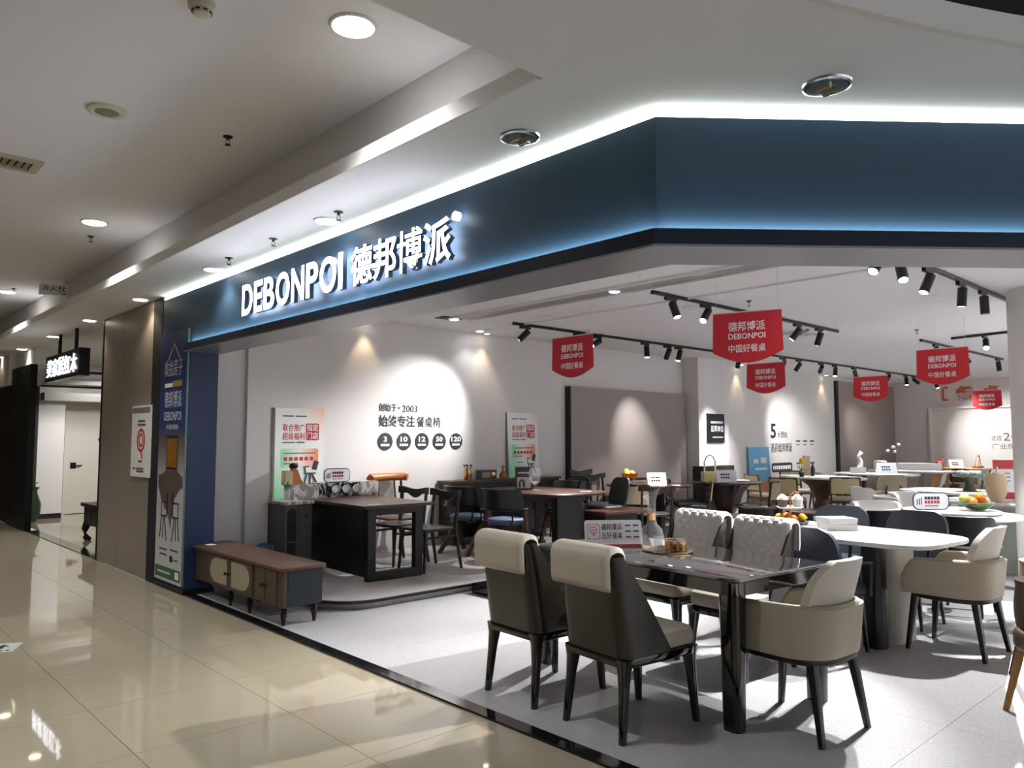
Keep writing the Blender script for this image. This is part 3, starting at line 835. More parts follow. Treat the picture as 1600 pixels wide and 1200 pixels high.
# neighbour's hanging sign and room contents
hg = thing('hanging_sign', 'black hanging box sign with glowing white characters', 'sign', (2.68, 13.1, 2.33), R(-90))
bx('box', 'dark_metal', hg, 0, 1.85, -0.01, 0.12, 0.0, 0.37, 0.004)
for k, ch_ in enumerate('美家居红木'):
    text(hg, ch_, 0.1 + k * 0.335, 0.06, 0.3, 0.25, 'sign_small', -0.012, 0.008, 0.006, name='letter', res=3)
for k in (0.5, 1.4): bx('hanger', 'dark_metal', hg, k, k + 0.05, 0.03, 0.07, 0.37, 0.67)
t = thing('opium_table', 'dark carved wood low table with curved feet in the neighbouring shop', 'table', (3.55, 12.1, 0), 0)
t.scale = (1, 1, 1.2)
bx('top', 'carved_wood', t, -0.42, 0.62, -0.68, 0.68, 0.42, 0.46, 0.006)
bx('apron', 'carved_wood', t, -0.38, 0.58, -0.64, 0.64, 0.2, 0.42, 0.004)
for k in range(3): bx('drawer_panel', 'black_wood', t, -0.39, -0.38, -0.6 + 0.41 * k, -0.22 + 0.41 * k, 0.25, 0.38, 0.002)
for sx in (-0.34, 0.54):
    for sy in (-1, 1):
        bm = bmesh.new(); tube(bm, [(sx, sy * 0.58, 0.22), (sx - 0.03, sy * 0.61, 0.13), (sx - 0.02, sy * 0.6, 0.05), (sx + 0.02, sy * 0.56, 0.0)], [1.0, 0.9, 0.7, 0.8], 8, sq=(0.09, 0.09)); obj('leg', bm, 'carved_wood', t)
t = thing('floor_vase', 'dark green glazed floor vase beside the white wall stub', 'vase', (3.12, 16.1, 0))
bm = bmesh.new(); lathe(bm, [(0.1, 0), (0.17, 0.15), (0.18, 0.32), (0.12, 0.5), (0.11, 0.56), (0.15, 0.62), (0.13, 0.62), (0.09, 0.56), (0.05, 0.5)], 20); obj('body', bm, 'ceramic_green', t)
bm = bmesh.new(); tube(bm, [(0.0, 0, 0.5), (0.05, 0.03, 0.68), (0.12, 0.0, 0.7)], 0.012, 6); obj('dry_stem', bm, 'dull_dark', t)
nl = thing('track_spotlight', 'small lit black spotlight on the rail in the neighbouring shop', 'spotlight', (4.25, 14.82, 2.62))
bm = bmesh.new(); tube(bm, [(0, 0, 0), (0, -0.05, -0.1)], 0.045, 12); obj('head', bm, 'dark_metal', nl)
bm = bmesh.new(); ball(bm, (0, -0.055, -0.115), 0.045, 0.5); obj('lens', bm, 'lens_cool', nl)
spot(nl, (4.25, 14.7, 2.45), (4.4, 16.8, 0.6), 170, 110, 0.8, NEUT, 0.05)
dn = thing('downlight', 'square downlight on the ceiling of the neighbouring shop', 'ceiling light', (4.2, 13.0, 3.0), 0, 'lit downlights in the low strip')
bx('frame', 'plastic_white', dn, -0.12, 0.12, -0.12, 0.12, -0.012, 0); bx('diffuser', 'lens_cool', dn, -0.1, 0.1, -0.1, 0.1, -0.016, -0.012)
spot(dn, (4.2, 13.0, 2.93), (4.2, 13.0, 0), 130, 150, 0.7, NEUT, 0.1)
# ================================================================== FURNITURE MODELS (front = +Y, origin on the floor)
def upath(s, W, d, r):
    """point on a U in plan: s in -1..1, back at y=0, arms run forward to y=d"""
    L = (W / 2 - r) + PI * r / 2 + max(d - r, 0)
    q = abs(s) * L
    sg_ = 1 if s >= 0 else -1
    if q < W / 2 - r: return sg_ * q, 0.0
    q -= W / 2 - r
    if q < PI * r / 2:
        a = q / r
        return sg_ * (W / 2 - r + r * math.sin(a)), r - r * math.cos(a)
    q -= PI * r / 2
    return sg_ * W / 2, r + q

def legs4(t, m, xs, yf, yb, z1, top=(0.045, 0.045), k=0.6, sx=0.03, syf=0.02, syb=-0.05):
    for s in (-1, 1):
        for y, dy in ((yf, syf), (yb, syb)):
            bm = bmesh.new()
            tube(bm, [(s * xs, y, z1), (s * (xs + sx * 0.4), y + dy * 0.4, z1 * 0.6), (s * (xs + sx), y + dy, 0.0)], [1.0, 0.9, k], 8, sq=top)
            obj('leg', bm, m, t)

def shell_chair(front_m, quilt):
    t = thing('dining_chair', '', 'chair', group='high-backed shell chairs at the black table')
    bm = bmesh.new(); prism(bm, rrect(0.47, 0.56, 0.07, 4, 0, 0.04), 0.36, 0.405, 0.008); obj('seat_frame', bm, 'black_gloss', t)
    for s in (-1, 1):
        for y, dy in ((0.28, 0.03), (-0.2, -0.04)):
            bm = bmesh.new()
            rings = []
            for z, wd, off in ((0.40, 0.085, 0.0), (0.34, 0.062, 0.1), (0.25, 0.048, 0.35), (0.0, 0.034, 1.0)):
                rings.append([(x + s * (0.19 + 0.02 * off), yy + y + dy * off, z) for x, yy in rrect(wd, wd, wd * 0.3, 3)])
            loft(bm, rings); obj('leg', bm, 'black_gloss', t)
    bm = bmesh.new(); prism(bm, rrect(0.45, 0.5, 0.07, 5, 0, 0.07), 0.405, 0.5, 0.028); obj('seat_cushion', bm, 'leather_cream', t)
    # outer shell: wings taper up to the top
    def fo(u, v, e=0.0):
        W = 0.47 - 2 * e; d = 0.26 * (1 - v) ** 0.9 + 0.075
        x, y = upath(u * 2 - 1, W - 0.025 * v, d - e, 0.06)
        return (x, -0.235 + e - 0.075 * v + y, 0.405 + 0.505 * v)
    bm = bmesh.new(); grid_solid(bm, lambda u, v: fo(u, v), lambda u, v: fo(u, v, 0.018), 28, 12)
    obj('back_shell', bm, 'shell_brown', t, smooth=0.9)
    # back cushion that rolls over the top of the shell
    path = []
    for k in range(7): path.append((-0.322 - 0.001 * k, 0.745 + 0.026 * k))
    for k in range(1, 8):
        a = PI - PI * k / 8
        path.append((-0.275 + 0.05 * math.cos(a), 0.905 + 0.03 * math.sin(a)))
    for k in range(12): path.append((-0.225 + 0.075 * k / 11, 0.89 - 0.39 * k / 11))
    n = len(path) - 1
    def pt(v):
        q = v * n; i = min(int(q), n - 1); f = q - i
        y = path[i][0] * (1 - f) + path[i + 1][0] * f; z = path[i][1] * (1 - f) + path[i + 1][1] * f
        ty, tz = path[i + 1][0] - path[i][0], path[i + 1][1] - path[i][1]
        l = math.hypot(ty, tz) or 1
        return y, z, -tz / l, ty / l, v
    def surf(u, v, out):
        y, z, ny, nz, _ = pt(v)
        x = (u - 0.5) * 0.445
        th = 0.0
        if out:
            ex = min(1.0, min(u, 1 - u) / 0.07); ev = min(1.0, min(v, 1 - v) / 0.05)
            th = 0.028 * math.sqrt(max(0.0, 1 - (1 - ex) ** 2)) * (0.4 + 0.6 * math.sqrt(max(0, 1 - (1 - ev) ** 2)))
            if quilt and v > 0.4 and 0.14 < u < 0.86:
                sl_ = v * 0.92
                a, b = (x + sl_) * 2 * PI / 0.075, (x - sl_) * 2 * PI / 0.075
                th += 0.014 * (min(abs(math.sin(a / 2)), abs(math.sin(b / 2))) ** 0.45) - 0.011
        return (x, y + ny * th, z + nz * th)
    bm = bmesh.new()
    grid_solid(bm, lambda u, v: surf(u, v, True), lambda u, v: surf(u, v, False), 84 if quilt else 20, 150 if quilt else 40)
    obj('back_cushion', bm, front_m, t, smooth=1.2)
    return Stamp(t)

def tub_chair():
    t = thing('armchair', '', 'armchair', group='tub armchairs at the table ends')
    bm = bmesh.new(); prism(bm, ell(0.265, 0.265, 36, 0, 0, 3.0), 0.375, 0.41, 0.008); obj('base_ring', bm, 'black_wood', t)
    for s in (-1, 1):
        for y, dy in ((0.2, 0.05), (-0.19, -0.06)):
            bm = bmesh.new(); tube(bm, [(s * 0.19, y, 0.385), (s * 0.225, y + dy, 0.0)], [1.0, 0.6], 8, sq=(0.055, 0.042)); obj('leg', bm, 'black_wood', t)
    def arm(u, v, e=0.0):
        s = u * 2 - 1
        x, y = upath(s, 0.56 - 2 * e, 0.52 - e, 0.2)
        yy = y / 0.52
        top = 0.655 - 0.02 * abs(s) ** 3
        if abs(s) > 0.86: top -= 0.12 * ((abs(s) - 0.86) / 0.14) ** 2
        fl = 1.0 + 0.03 * math.sin(PI * v)
        z = 0.408 + (top - 0.408) * v
        if e and v > 0.92: z -= 0.01
        return (x * fl, (-0.27 + e + y) - 0.03 * v * (1 - yy), z)
    bm = bmesh.new(); grid_solid(bm, lambda u, v: arm(u, v), lambda u, v: arm(u, v, 0.05), 44, 8)
    obj('arm_shell', bm, 'leather_taupe', t, bev=0.0, smooth=0.9)
    bm = bmesh.new()
    tube(bm, [Vector(arm(k / 44, 1)) * 0.5 + Vector(arm(k / 44, 1, 0.05)) * 0.5 for k in range(45)], 0.022, 8); obj('arm_top_roll', bm, 'leather_taupe', t, smooth=0.9)
    def back(u, v, e=0.0):
        s = u * 2 - 1
        hw = 0.235 - 0.02 * v
        if v > 0.6: hw -= 0.085 * ((v - 0.6) / 0.4) ** 2.6
        x = s * hw
        return (x, -0.262 + e + 1.25 * x * x + 0.055 - 0.115 * v, 0.48 + 0.41 * v)
    bm = bmesh.new(); grid_solid(bm, lambda u, v: back(u, v), lambda u, v: back(u, v, 0.045), 20, 14)
    obj('backrest', bm, 'leather_pale', t, smooth=0.9)
    bm = bmesh.new(); prism(bm, rrect(0.45, 0.48, 0.16, 6, 0, 0.03), 0.41, 0.505, 0.035); obj('seat_cushion', bm, 'leather_pale', t, smooth=0.9)
    return Stamp(t)

def panel_chair(back_m, seat_m, leg_m, name='dining_chair', wide=0.46, zb=0.46, zt=0.86, curve=0.5, round_=0.55, arms=False, cat='chair', grp=None, tl=0.03):
    t = thing(name, '', cat, group=grp)
    def bk(u, v, e=0.0):
        s = u * 2 - 1
        hw = wide / 2
        q = max(0.0, (v - (1 - round_)) / round_)
        hw *= 0.55 + 0.45 * math.sqrt(max(0, 1 - q ** 2.6)) if q else 1
        q2 = max(0.0, (0.3 - v) / 0.3)
        hw *= 1 - 0.18 * q2 ** 2
        x = s * hw
        return (x, -0.22 + e + curve * x * x - 0.1 * v, zb + (zt - zb) * v)
    bm = bmesh.new(); grid_solid(bm, lambda u, v: bk(u, v), lambda u, v: bk(u, v, tl), 18, 14); obj('backrest', bm, back_m, t, smooth=0.9)
    bm = bmesh.new(); prism(bm, rrect(0.46, 0.45, 0.12, 5, 0, 0.01), 0.40, 0.48, 0.025); obj('seat', bm, seat_m, t, smooth=0.9)
    bm = bmesh.new(); prism(bm, rrect(0.4, 0.38, 0.1, 4), 0.375, 0.402); obj('seat_frame', bm, leg_m, t)
    for s in (-1, 1):
        bm = bmesh.new(); tube(bm, [(s * 0.13, -0.2, 0.38), (s * 0.14, -0.235, 0.48), (s * 0.13, -0.25, 0.6)], 0.014, 8); obj('back_post', bm, leg_m, t)
    legs4(t, leg_m, 0.17, 0.17, -0.17, 0.385, (0.034, 0.034))
    if arms:
        for s in (-1, 1):
            bm = bmesh.new(); tube(bm, [(s * 0.22, -0.24, 0.66), (s * 0.27, -0.05, 0.65), (s * 0.26, 0.16, 0.63), (s * 0.24, 0.18, 0.4)], 0.014, 8); obj('armrest', bm, leg_m, t)
    return Stamp(t)

def band_chair(back_m, seat_m, leg_m, rail_m, legs='cross', zt=0.83):
    """barrel chair: thick curved back band on a thin metal rail"""
    t = thing('dining_chair', '', 'chair')
    def bk(u, v, e=0.0):
        a = PI + PI * (u * 0.94 + 0.03)
        r = 0.29 - e
        edge = min(1, min(u, 1 - u) / 0.12)
        h = 0.5 * (1 - math.sqrt(max(0, 1 - (1 - edge) ** 2))) * 0.16
        z0, z1 = 0.6 + h * 0.2, zt - h
        return (r * math.cos(a), r * math.sin(a) * 0.98 - 0.03 * v, z0 + (z1 - z0) * v)
    bm = bmesh.new(); grid_solid(bm, lambda u, v: bk(u, v), lambda u, v: bk(u, v, 0.05), 28, 5); obj('backrest', bm, back_m, t, smooth=0.9)
    bm = bmesh.new(); tube(bm, [(0.3 * math.cos(PI + PI * k / 20), 0.3 * math.sin(PI + PI * k / 20), 0.59) for k in range(21)], 0.011, 8); obj('arm_rail', bm, rail_m, t)
    bm = bmesh.new(); prism(bm, ell(0.235, 0.23, 28), 0.41, 0.475, 0.025); obj('seat', bm, seat_m, t, smooth=0.9)
    bm = bmesh.new(); prism(bm, ell(0.22, 0.21, 28), 0.385, 0.411); obj('seat_base', bm, 'black_satin', t)
    for k in (-0.9, 0.9):
        bm = bmesh.new(); tube(bm, [(0.2 * math.sin(k), -0.2 * math.cos(k), 0.4), (0.3 * math.sin(k), -0.3 * math.cos(k), 0.46), (0.3 * math.sin(k), -0.3 * math.cos(k), 0.6)], 0.01, 8); obj('back_upright', bm, rail_m, t)
    if legs == 'cross':
        for s in (-1, 1):
            bm = bmesh.new(); tube(bm, [(s * 0.29, 0.0, 0.6), (s * 0.28, 0.02, 0.42), (s * 0.25, 0.2, 0.0)], [1, 1, 0.8], 8, sq=(0.034, 0.08)); obj('leg', bm, leg_m, t)
            bm = bmesh.new(); tube(bm, [(s * 0.2, 0.05, 0.4), (s * 0.23, -0.28, 0.0)], [1, 0.8], 8, sq=(0.034, 0.07)); obj('leg', bm, leg_m, t)
    else:
        legs4(t, leg_m, 0.16, 0.15, -0.15, 0.39, (0.036, 0.036))
    return Stamp(t)

def yoke_chair(m, seat_m, bolster=None, splat=True, bt=0.84):
    BT = 0.93 if bolster else bt
    t = thing('dining_chair', '', 'chair')
    bm = bmesh.new(); prism(bm, rrect(0.46, 0.43, 0.06, 4, 0, 0.02), 0.425, 0.455, 0.008); obj('seat', bm, seat_m, t)
    for s in (-1, 1):
        bm = bmesh.new(); tube(bm, [(s * 0.2, 0.2, 0.43), (s * 0.22, 0.24, 0.0)], [1, 0.65], 8, sq=(0.036, 0.036)); obj('leg', bm, m, t)
        bm = bmesh.new(); tube(bm, [(s * 0.22, -0.28, 0.0), (s * 0.205, -0.2, 0.44), (s * 0.21, -0.25, BT - 0.02)], [0.7, 1, 0.7], 8, sq=(0.036, 0.036)); obj('leg', bm, m, t)
        bm = bmesh.new(); tube(bm, [(s * 0.21, -0.2, 0.36), (s * 0.21, 0.2, 0.36)], 0.014, 6); obj('stretcher', bm, m, t)
    bm = bmesh.new()
    if bolster:
        tube(bm, [(-0.28, -0.2, BT - 0.01), (-0.24, -0.25, BT), (0, -0.28, BT), (0.24, -0.25, BT), (0.28, -0.2, BT - 0.01)], [0.045, 0.05, 0.05, 0.05, 0.045], 14); obj('bolster', bm, bolster, t)
        for s in (-1, 1):
            bm = bmesh.new(); tube(bm, [(s * 0.12, -0.27, BT - 0.03), (s * 0.12, -0.2, 0.45)], 0.012, 6); obj('spindle', bm, m, t)
    else:
        def rail(u, v, e=0.0):
            x = (u - 0.5) * 0.52
            z0 = BT - 0.065 - (0.05 * max(0, math.cos(PI * x / 0.24)) if abs(x) < 0.12 else 0)
            z1 = BT - 0.015 * math.cos(PI * x / 0.26)
            return (x, -0.275 + e + 0.5 * x * x, z0 + (z1 - z0) * v)
        grid_solid(bm, lambda u, v: rail(u, v), lambda u, v: rail(u, v, 0.022), 24, 3); obj('top_rail', bm, m, t)
        if splat:
            bm = bmesh.new(); tube(bm, [(0, -0.19, 0.45), (0, -0.24, BT - 0.08)], [1, 0.8], 8, sq=(0.07, 0.014)); obj('splat', bm, m, t)
    return Stamp(t)

def cane_chair(m, cane_m, seat_m, zt=0.82):
    t = thing('dining_chair', '', 'chair')
    bm = bmesh.new(); prism(bm, rrect(0.48, 0.45, 0.05, 4, 0, 0.02), 0.41, 0.475, 0.02); obj('seat', bm, seat_m, t, smooth=0.9)
    bm = bmesh.new(); box(bm, -0.235, 0.235, -0.2, 0.235, 0.37, 0.41); obj('seat_frame', bm, m, t)
    for s in (-1, 1):
        bm = bmesh.new(); tube(bm, [(s * 0.21, 0.21, 0.41), (s * 0.22, 0.23, 0.0)], [1, 0.7], 8, sq=(0.034, 0.034)); obj('leg', bm, m, t)
        bm = bmesh.new(); tube(bm, [(s * 0.225, -0.27, 0.0), (s * 0.225, -0.2, 0.43), (s * 0.235, -0.26, zt)], [0.75, 1, 0.8], 8, sq=(0.034, 0.034)); obj('leg', bm, m, t)
    for z, y in ((zt - 0.005, -0.26), (0.535, -0.218)):
        bm = bmesh.new(); tube(bm, [(-0.235, y, z), (0, y - 0.03, z), (0.235, y, z)], 1.0, 8, sq=(0.026, 0.03)); obj('back_rail', bm, m, t)
    def pn_(u, v, e=0.0):
        x = (u - 0.5) * 0.45
        return (x, -0.235 + e - 0.028 * (1 - (x / 0.23) ** 2) - 0.035 * v, 0.54 + (zt - 0.55) * v)
    bm = bmesh.new(); grid_solid(bm, lambda u, v: pn_(u, v), lambda u, v: pn_(u, v, 0.012), 8, 4); obj('cane_panel', bm, cane_m, t)
    return Stamp(t)

# ---- tables
def top_slab(t, pts, z0, z1, m, bev=0.006):
    bm = bmesh.new(); prism(bm, pts, z0, z1, bev); return obj('tabletop', bm, m, t)

# ================================================================== MAIN BLACK TABLE AND ITS CHAIRS
A5 = R(-5.5)
t = thing('dining_table', 'glossy black rectangular dining table with a dark glass top in front', 'table', (4.07, 2.92, 0), A5)
top_slab(t, rrect(0.9, 1.66, 0.03, 3), 0.762, 0.78, 'table_glass', 0.004)
bx('apron', 'black_gloss', t, -0.44, 0.44, -0.82, 0.82, 0.69, 0.758, 0.012)
for sx in (-1, 1):
    for sy in (-1, 1):
        bm = bmesh.new()
        loft(bm, [[(x + sx * ox, y + sy * oy, z) for x, y in rrect(w_, w_ * 1.25, 0.03, 4)] for z, w_, ox, oy in ((0.0, 0.085, 0.385, 0.755), (0.68, 0.1, 0.39, 0.76), (0.755, 0.1, 0.39, 0.76))])
        obj('leg', bm, 'black_gloss', t)
shellA = shell_chair('leather_cream', False)
shellA(3.33, 3.33, R(-90 - 3), 'dark-shelled dining chair with a smooth cream headrest, nearer the sideboard')
shellA(3.3, 2.66, R(-90 - 6), 'dark-shelled dining chair with a smooth cream headrest, closest to the camera')
shellQ = shell_chair('leather_white', True)
shellQ(4.78, 3.34, R(90 - 4), 'white quilted high-back chair across the black table beside the carafe')
shellQ(4.67, 2.76, R(90 - 4), 'white quilted high-back chair across the black table, right one')
tub = tub_chair()
tub(3.95, 2.02, R(-4), 'taupe tub armchair with pale back at the end of the black table')
tub(6.12, 1.93, R(-3), 'taupe tub armchair with pale back at the end of the white marble table')

# ================================================================== WHITE MARBLE TABLE AND BLUE CHAIRS
t = thing('dining_table', 'white marble dining table with rounded corners and a pale pedestal', 'table', (6.02, 2.82, 0), A5)
top_slab(t, ell(0.48, 0.95, 64, 0, 0, 5.0), 0.745, 0.78, 'marble_white', 0.012)
for sy in (-1, 1):
    bm = bmesh.new(); prism(bm, rrect(0.14, 0.16, 0.05, 5, -0.2, sy * 0.48), 0.0, 0.745); obj('leg', bm, 'black_satin', t)
    bm = bmesh.new(); prism(bm, rrect(0.3, 0.14, 0.06, 5, 0.12, sy * 0.5), 0.0, 0.745); obj('pedestal_leg', bm, 'leather_pale', t)
blue = panel_chair('leather_navy', 'leather_navy', 'black_satin', wide=0.5, zt=0.89, curve=0.5, round_=0.45, arms=True, grp='navy chairs at the white table', tl=0.04)
blue(6.72, 3.12, R(90), 'navy leather chair behind the stacked white boxes')
blue(6.68, 2.48, R(86), 'navy leather chair at the far side of the white table, right one')
blue(5.45, 3.36, R(-92), 'navy leather chair between the white quilted chairs and the white table, left one')
blue(5.42, 2.56, R(-95), 'navy leather chair behind the right quilted chair')

# brown leather chair cut by the right frame edge
t = thing('lounge_chair', 'brown leather chair with wooden legs cut off by the right edge', 'chair', (5.0, 1.03, 0), R(-130))
def bl(u, v, e=0.0):
    s = u * 2 - 1
    hw = 0.3 * (0.62 + 0.38 * math.sin(PI * min(1, v * 0.9 + 0.18)))
    a = s * 1.25
    return (hw * math.sin(a) * (1 - e * 2), -0.1 - 0.2 * math.cos(a) + e - 0.08 * v + 0.12, 0.34 + 0.4 * v)
bm = bmesh.new(); grid_solid(bm, lambda u, v: bl(u, v), lambda u, v: bl(u, v, 0.05), 24, 12); obj('back_shell', bm, 'leather_brown', t, smooth=0.9)
bm = bmesh.new(); prism(bm, ell(0.26, 0.26, 28), 0.36, 0.47, 0.03); obj('seat', bm, 'leather_brown', t, smooth=0.9)
for sx in (-1, 1):
    for sy in (-1, 1):
        bm = bmesh.new(); tube(bm, [(sx * 0.16, sy * 0.15, 0.38), (sx * 0.22, sy * 0.22, 0.0)], [0.024, 0.016], 10); obj('leg', bm, 'oak', t)
t = thing('lounge_chair', 'tan leather chair back peeking behind the brown leather chair', 'chair', (5.78, 1.2, 0), R(-128))
bm = bmesh.new(); grid_solid(bm, lambda u, v: bl(u, v), lambda u, v: bl(u, v, 0.05), 24, 12); obj('back_shell', bm, 'leather_rose', t, smooth=0.9)
bm = bmesh.new(); prism(bm, ell(0.26, 0.26, 28), 0.36, 0.47, 0.03); obj('seat', bm, 'leather_rose', t, smooth=0.9)
for sx in (-1, 1):
    for sy in (-1, 1):
        bm = bmesh.new(); tube(bm, [(sx * 0.16, sy * 0.15, 0.38), (sx * 0.22, sy * 0.22, 0.0)], [0.022, 0.015], 10); obj('leg', bm, 'leg_brown', t)

# ================================================================== BROWN TV CABINET ON THE THRESHOLD
t = thing('tv_cabinet', 'low brown cabinet with curved fabric doors on turned legs by the threshold', 'cabinet', (3.07, 6.78, 0), R(-90))
# local x runs along the front (towards the camera), local -y faces the corridor
bm = bmesh.new(); prism(bm, rrect(2.02, 0.42, 0.05, 4), 0.44, 0.465, 0.006); obj('top', bm, 'cabinet_top', t)
bm = bmesh.new(); prism(bm, rrect(1.96, 0.37, 0.045, 4), 0.15, 0.44); obj('body', bm, 'cabinet_brown', t)
bx('side_panel', 'cabinet_side', t, 0.93, 0.985, -0.135, 0.17, 0.155, 0.435, 0.004)
for x0, x1, left in ((-0.47, -0.01, True), (0.0, 0.46, False)):
    dr = bx('door', 'cabinet_brown', t, x0, x1, -0.2, -0.18, 0.165, 0.43, 0.003)
    wd = x1 - x0
    pts = []
    cx = (x0 + x1) / 2; hw = wd / 2 - 0.045
    for k in range(20):
        a = PI / 2 + PI * k / 19 if left else -PI / 2 + PI * k / 19
        pts.append((cx + (hw * 0.35 if False else 0) + math.cos(a) * hw * 0.75 + (-hw * 0.25 if left else hw * 0.25), 0.3 + 0.11 * math.sin(a)))
    e = cx + hw if left else cx - hw
    pts += ([(e, 0.19), (e, 0.41)] if left else [(e, 0.41), (e, 0.19)])
    bm = bmesh.new(); prism(bm, pts, 0.2, 0.203, M=Matrix.Rotation(R(90), 4, 'X')); obj('fabric_panel', bm, 'linen', dr, smooth=0)
    kx = x1 - 0.03 if left else x0 + 0.03
    bm = bmesh.new(); lathe(bm, [(0.006, 0), (0.006, 0.012), (0.016, 0.02), (0.014, 0.03), (0, 0.033)], 12, M=Matrix.Translation((kx, -0.2, 0.3)) @ Matrix.Rotation(R(90), 4, 'X')); obj('knob', bm, 'black_satin', dr)
for x0, x1, kx in ((0.52, 0.7, 0.675), (0.705, 0.9, 0.73)):
    dr = bx('door', 'cabinet_brown', t, x0, x1, -0.197, -0.18, 0.165, 0.43, 0.003)
    bm = bmesh.new(); lathe(bm, [(0.006, 0), (0.006, 0.012), (0.016, 0.02), (0.014, 0.03), (0, 0.033)], 12, M=Matrix.Translation((kx, -0.197, 0.3)) @ Matrix.Rotation(R(90), 4, 'X')); obj('knob', bm, 'black_satin', dr)
bx('door_joint', 'ink_black', t, 0.7, 0.705, -0.199, -0.18, 0.165, 0.43)
for lx in (-0.88, -0.1, 0.3, 0.93):
    for ly in (-0.14, 0.13):
        bm = bmesh.new(); lathe(bm, [(0.012, 0), (0.016, 0.03), (0.029, 0.095), (0.017, 0.105), (0.03, 0.12), (0.02, 0.132), (0.028, 0.155)], 14, (lx, ly, 0)); obj('leg', bm, 'black_wood', t)
bx('price_card', 'paper', t, -0.92, -0.74, -0.1, -0.02, 0.465, 0.467)

# ================================================================== DESK WITH COUNTER ON THE PLATFORM
PZ = 0.082
t = thing('counter_cabinet', 'grey counter cabinet with a drawer and an open niche beside the pier', 'cabinet', (3.97, 7.8, PZ))
bx('body', 'counter_grey', t, -0.18, 0.13, -0.22, 0.45, 0.0, 0.72, 0.004)
bx('worktop', 'marble_grey', t, -0.2, 0.14, -0.25, 0.46, 0.72, 0.75, 0.004)
d_ = bx('drawer', 'counter_grey', t, -0.03, 0.12, -0.235, -0.22, 0.5, 0.69, 0.004)
bm = bmesh.new(); lathe(bm, [(0.006, 0), (0.014, 0.015), (0.012, 0.025), (0, 0.027)], 12, M=Matrix.Translation((0.045, -0.235, 0.6)) @ Matrix.Rotation(R(90), 4, 'X')); obj('knob', bm, 'black_satin', d_)
bx('door', 'counter_grey', t, -0.03, 0.12, -0.235, -0.22, 0.04, 0.47, 0.004)
bm = bmesh.new(); prism(bm, rrect(0.1, 0.6, 0.045, 5, -0.105, 0.37), 0.218, 0.226, M=Matrix.Rotation(R(90), 4, 'X')); obj('niche', bm, 'ink_black', t)
bx('niche_shelf', 'counter_grey', t, -0.155, -0.055, -0.232, -0.225, 0.32, 0.335)
t = thing('desk', 'dark table with a brown wood top and black frame base on the platform', 'table', (4.55, 7.25, PZ), R(-2))
bx('tabletop', 'walnut', t, -0.42, 0.42, -0.72, 0.95, 0.722, 0.752, 0.006)
bx('apron', 'black_satin', t, -0.36, 0.36, -0.6, 0.85, 0.64, 0.722)
for y0 in (-0.66, 0.7):
    for nm, a, b, z0, z1 in (('base_post', -0.34, -0.25, 0.0, 0.72), ('base_post', 0.22, 0.31, 0.0, 0.72), ('base_rail', -0.25, 0.22, 0.0, 0.09), ('base_rail', -0.25, 0.22, 0.66, 0.72)):
        bx(nm, 'black_satin', t, a, b, y0, y0 + 0.07, z0, z1, 0.004)
bx('modesty_panel', 'black_wood', t, -0.34, -0.3, -0.58, 0.95, 0.04, 0.7)
# raised marble block with the gadgets
t = thing('marble_bar', 'raised black and grey marble bar with round speaker knobs on the desk', 'bar unit', (4.42, 7.92, PZ + 0.752))
bx('bar_body', 'marble_black', t, -0.12, 0.4, -0.12, 0.12, 0.0, 0.165, 0.004)
bx('bar_end', 'marble_grey', t, 0.4, 0.66, -0.12, 0.12, 0.03, 0.165, 0.004)
bx('bar_end', 'marble_grey', t, -0.42, -0.12, -0.12, 0.12, 0.0, 0.16, 0.004)
for k in range(3):
    bm = bmesh.new(); lathe(bm, [(0.05, 0), (0.05, 0.02), (0.042, 0.022), (0.036, 0.012), (0.0, 0.012)], 20, M=Matrix.Translation((0.08 + 0.135 * k, -0.12, 0.09)) @ Matrix.Rotation(R(90), 4, 'X')); obj('knob', bm, 'chrome', t)
BZ = PZ + 0.752 + 0.165
t = thing('poster_board', 'tall promotion poster with orange and green print behind the marble bar', 'poster', (4.31, 8.3, PZ + 0.7))
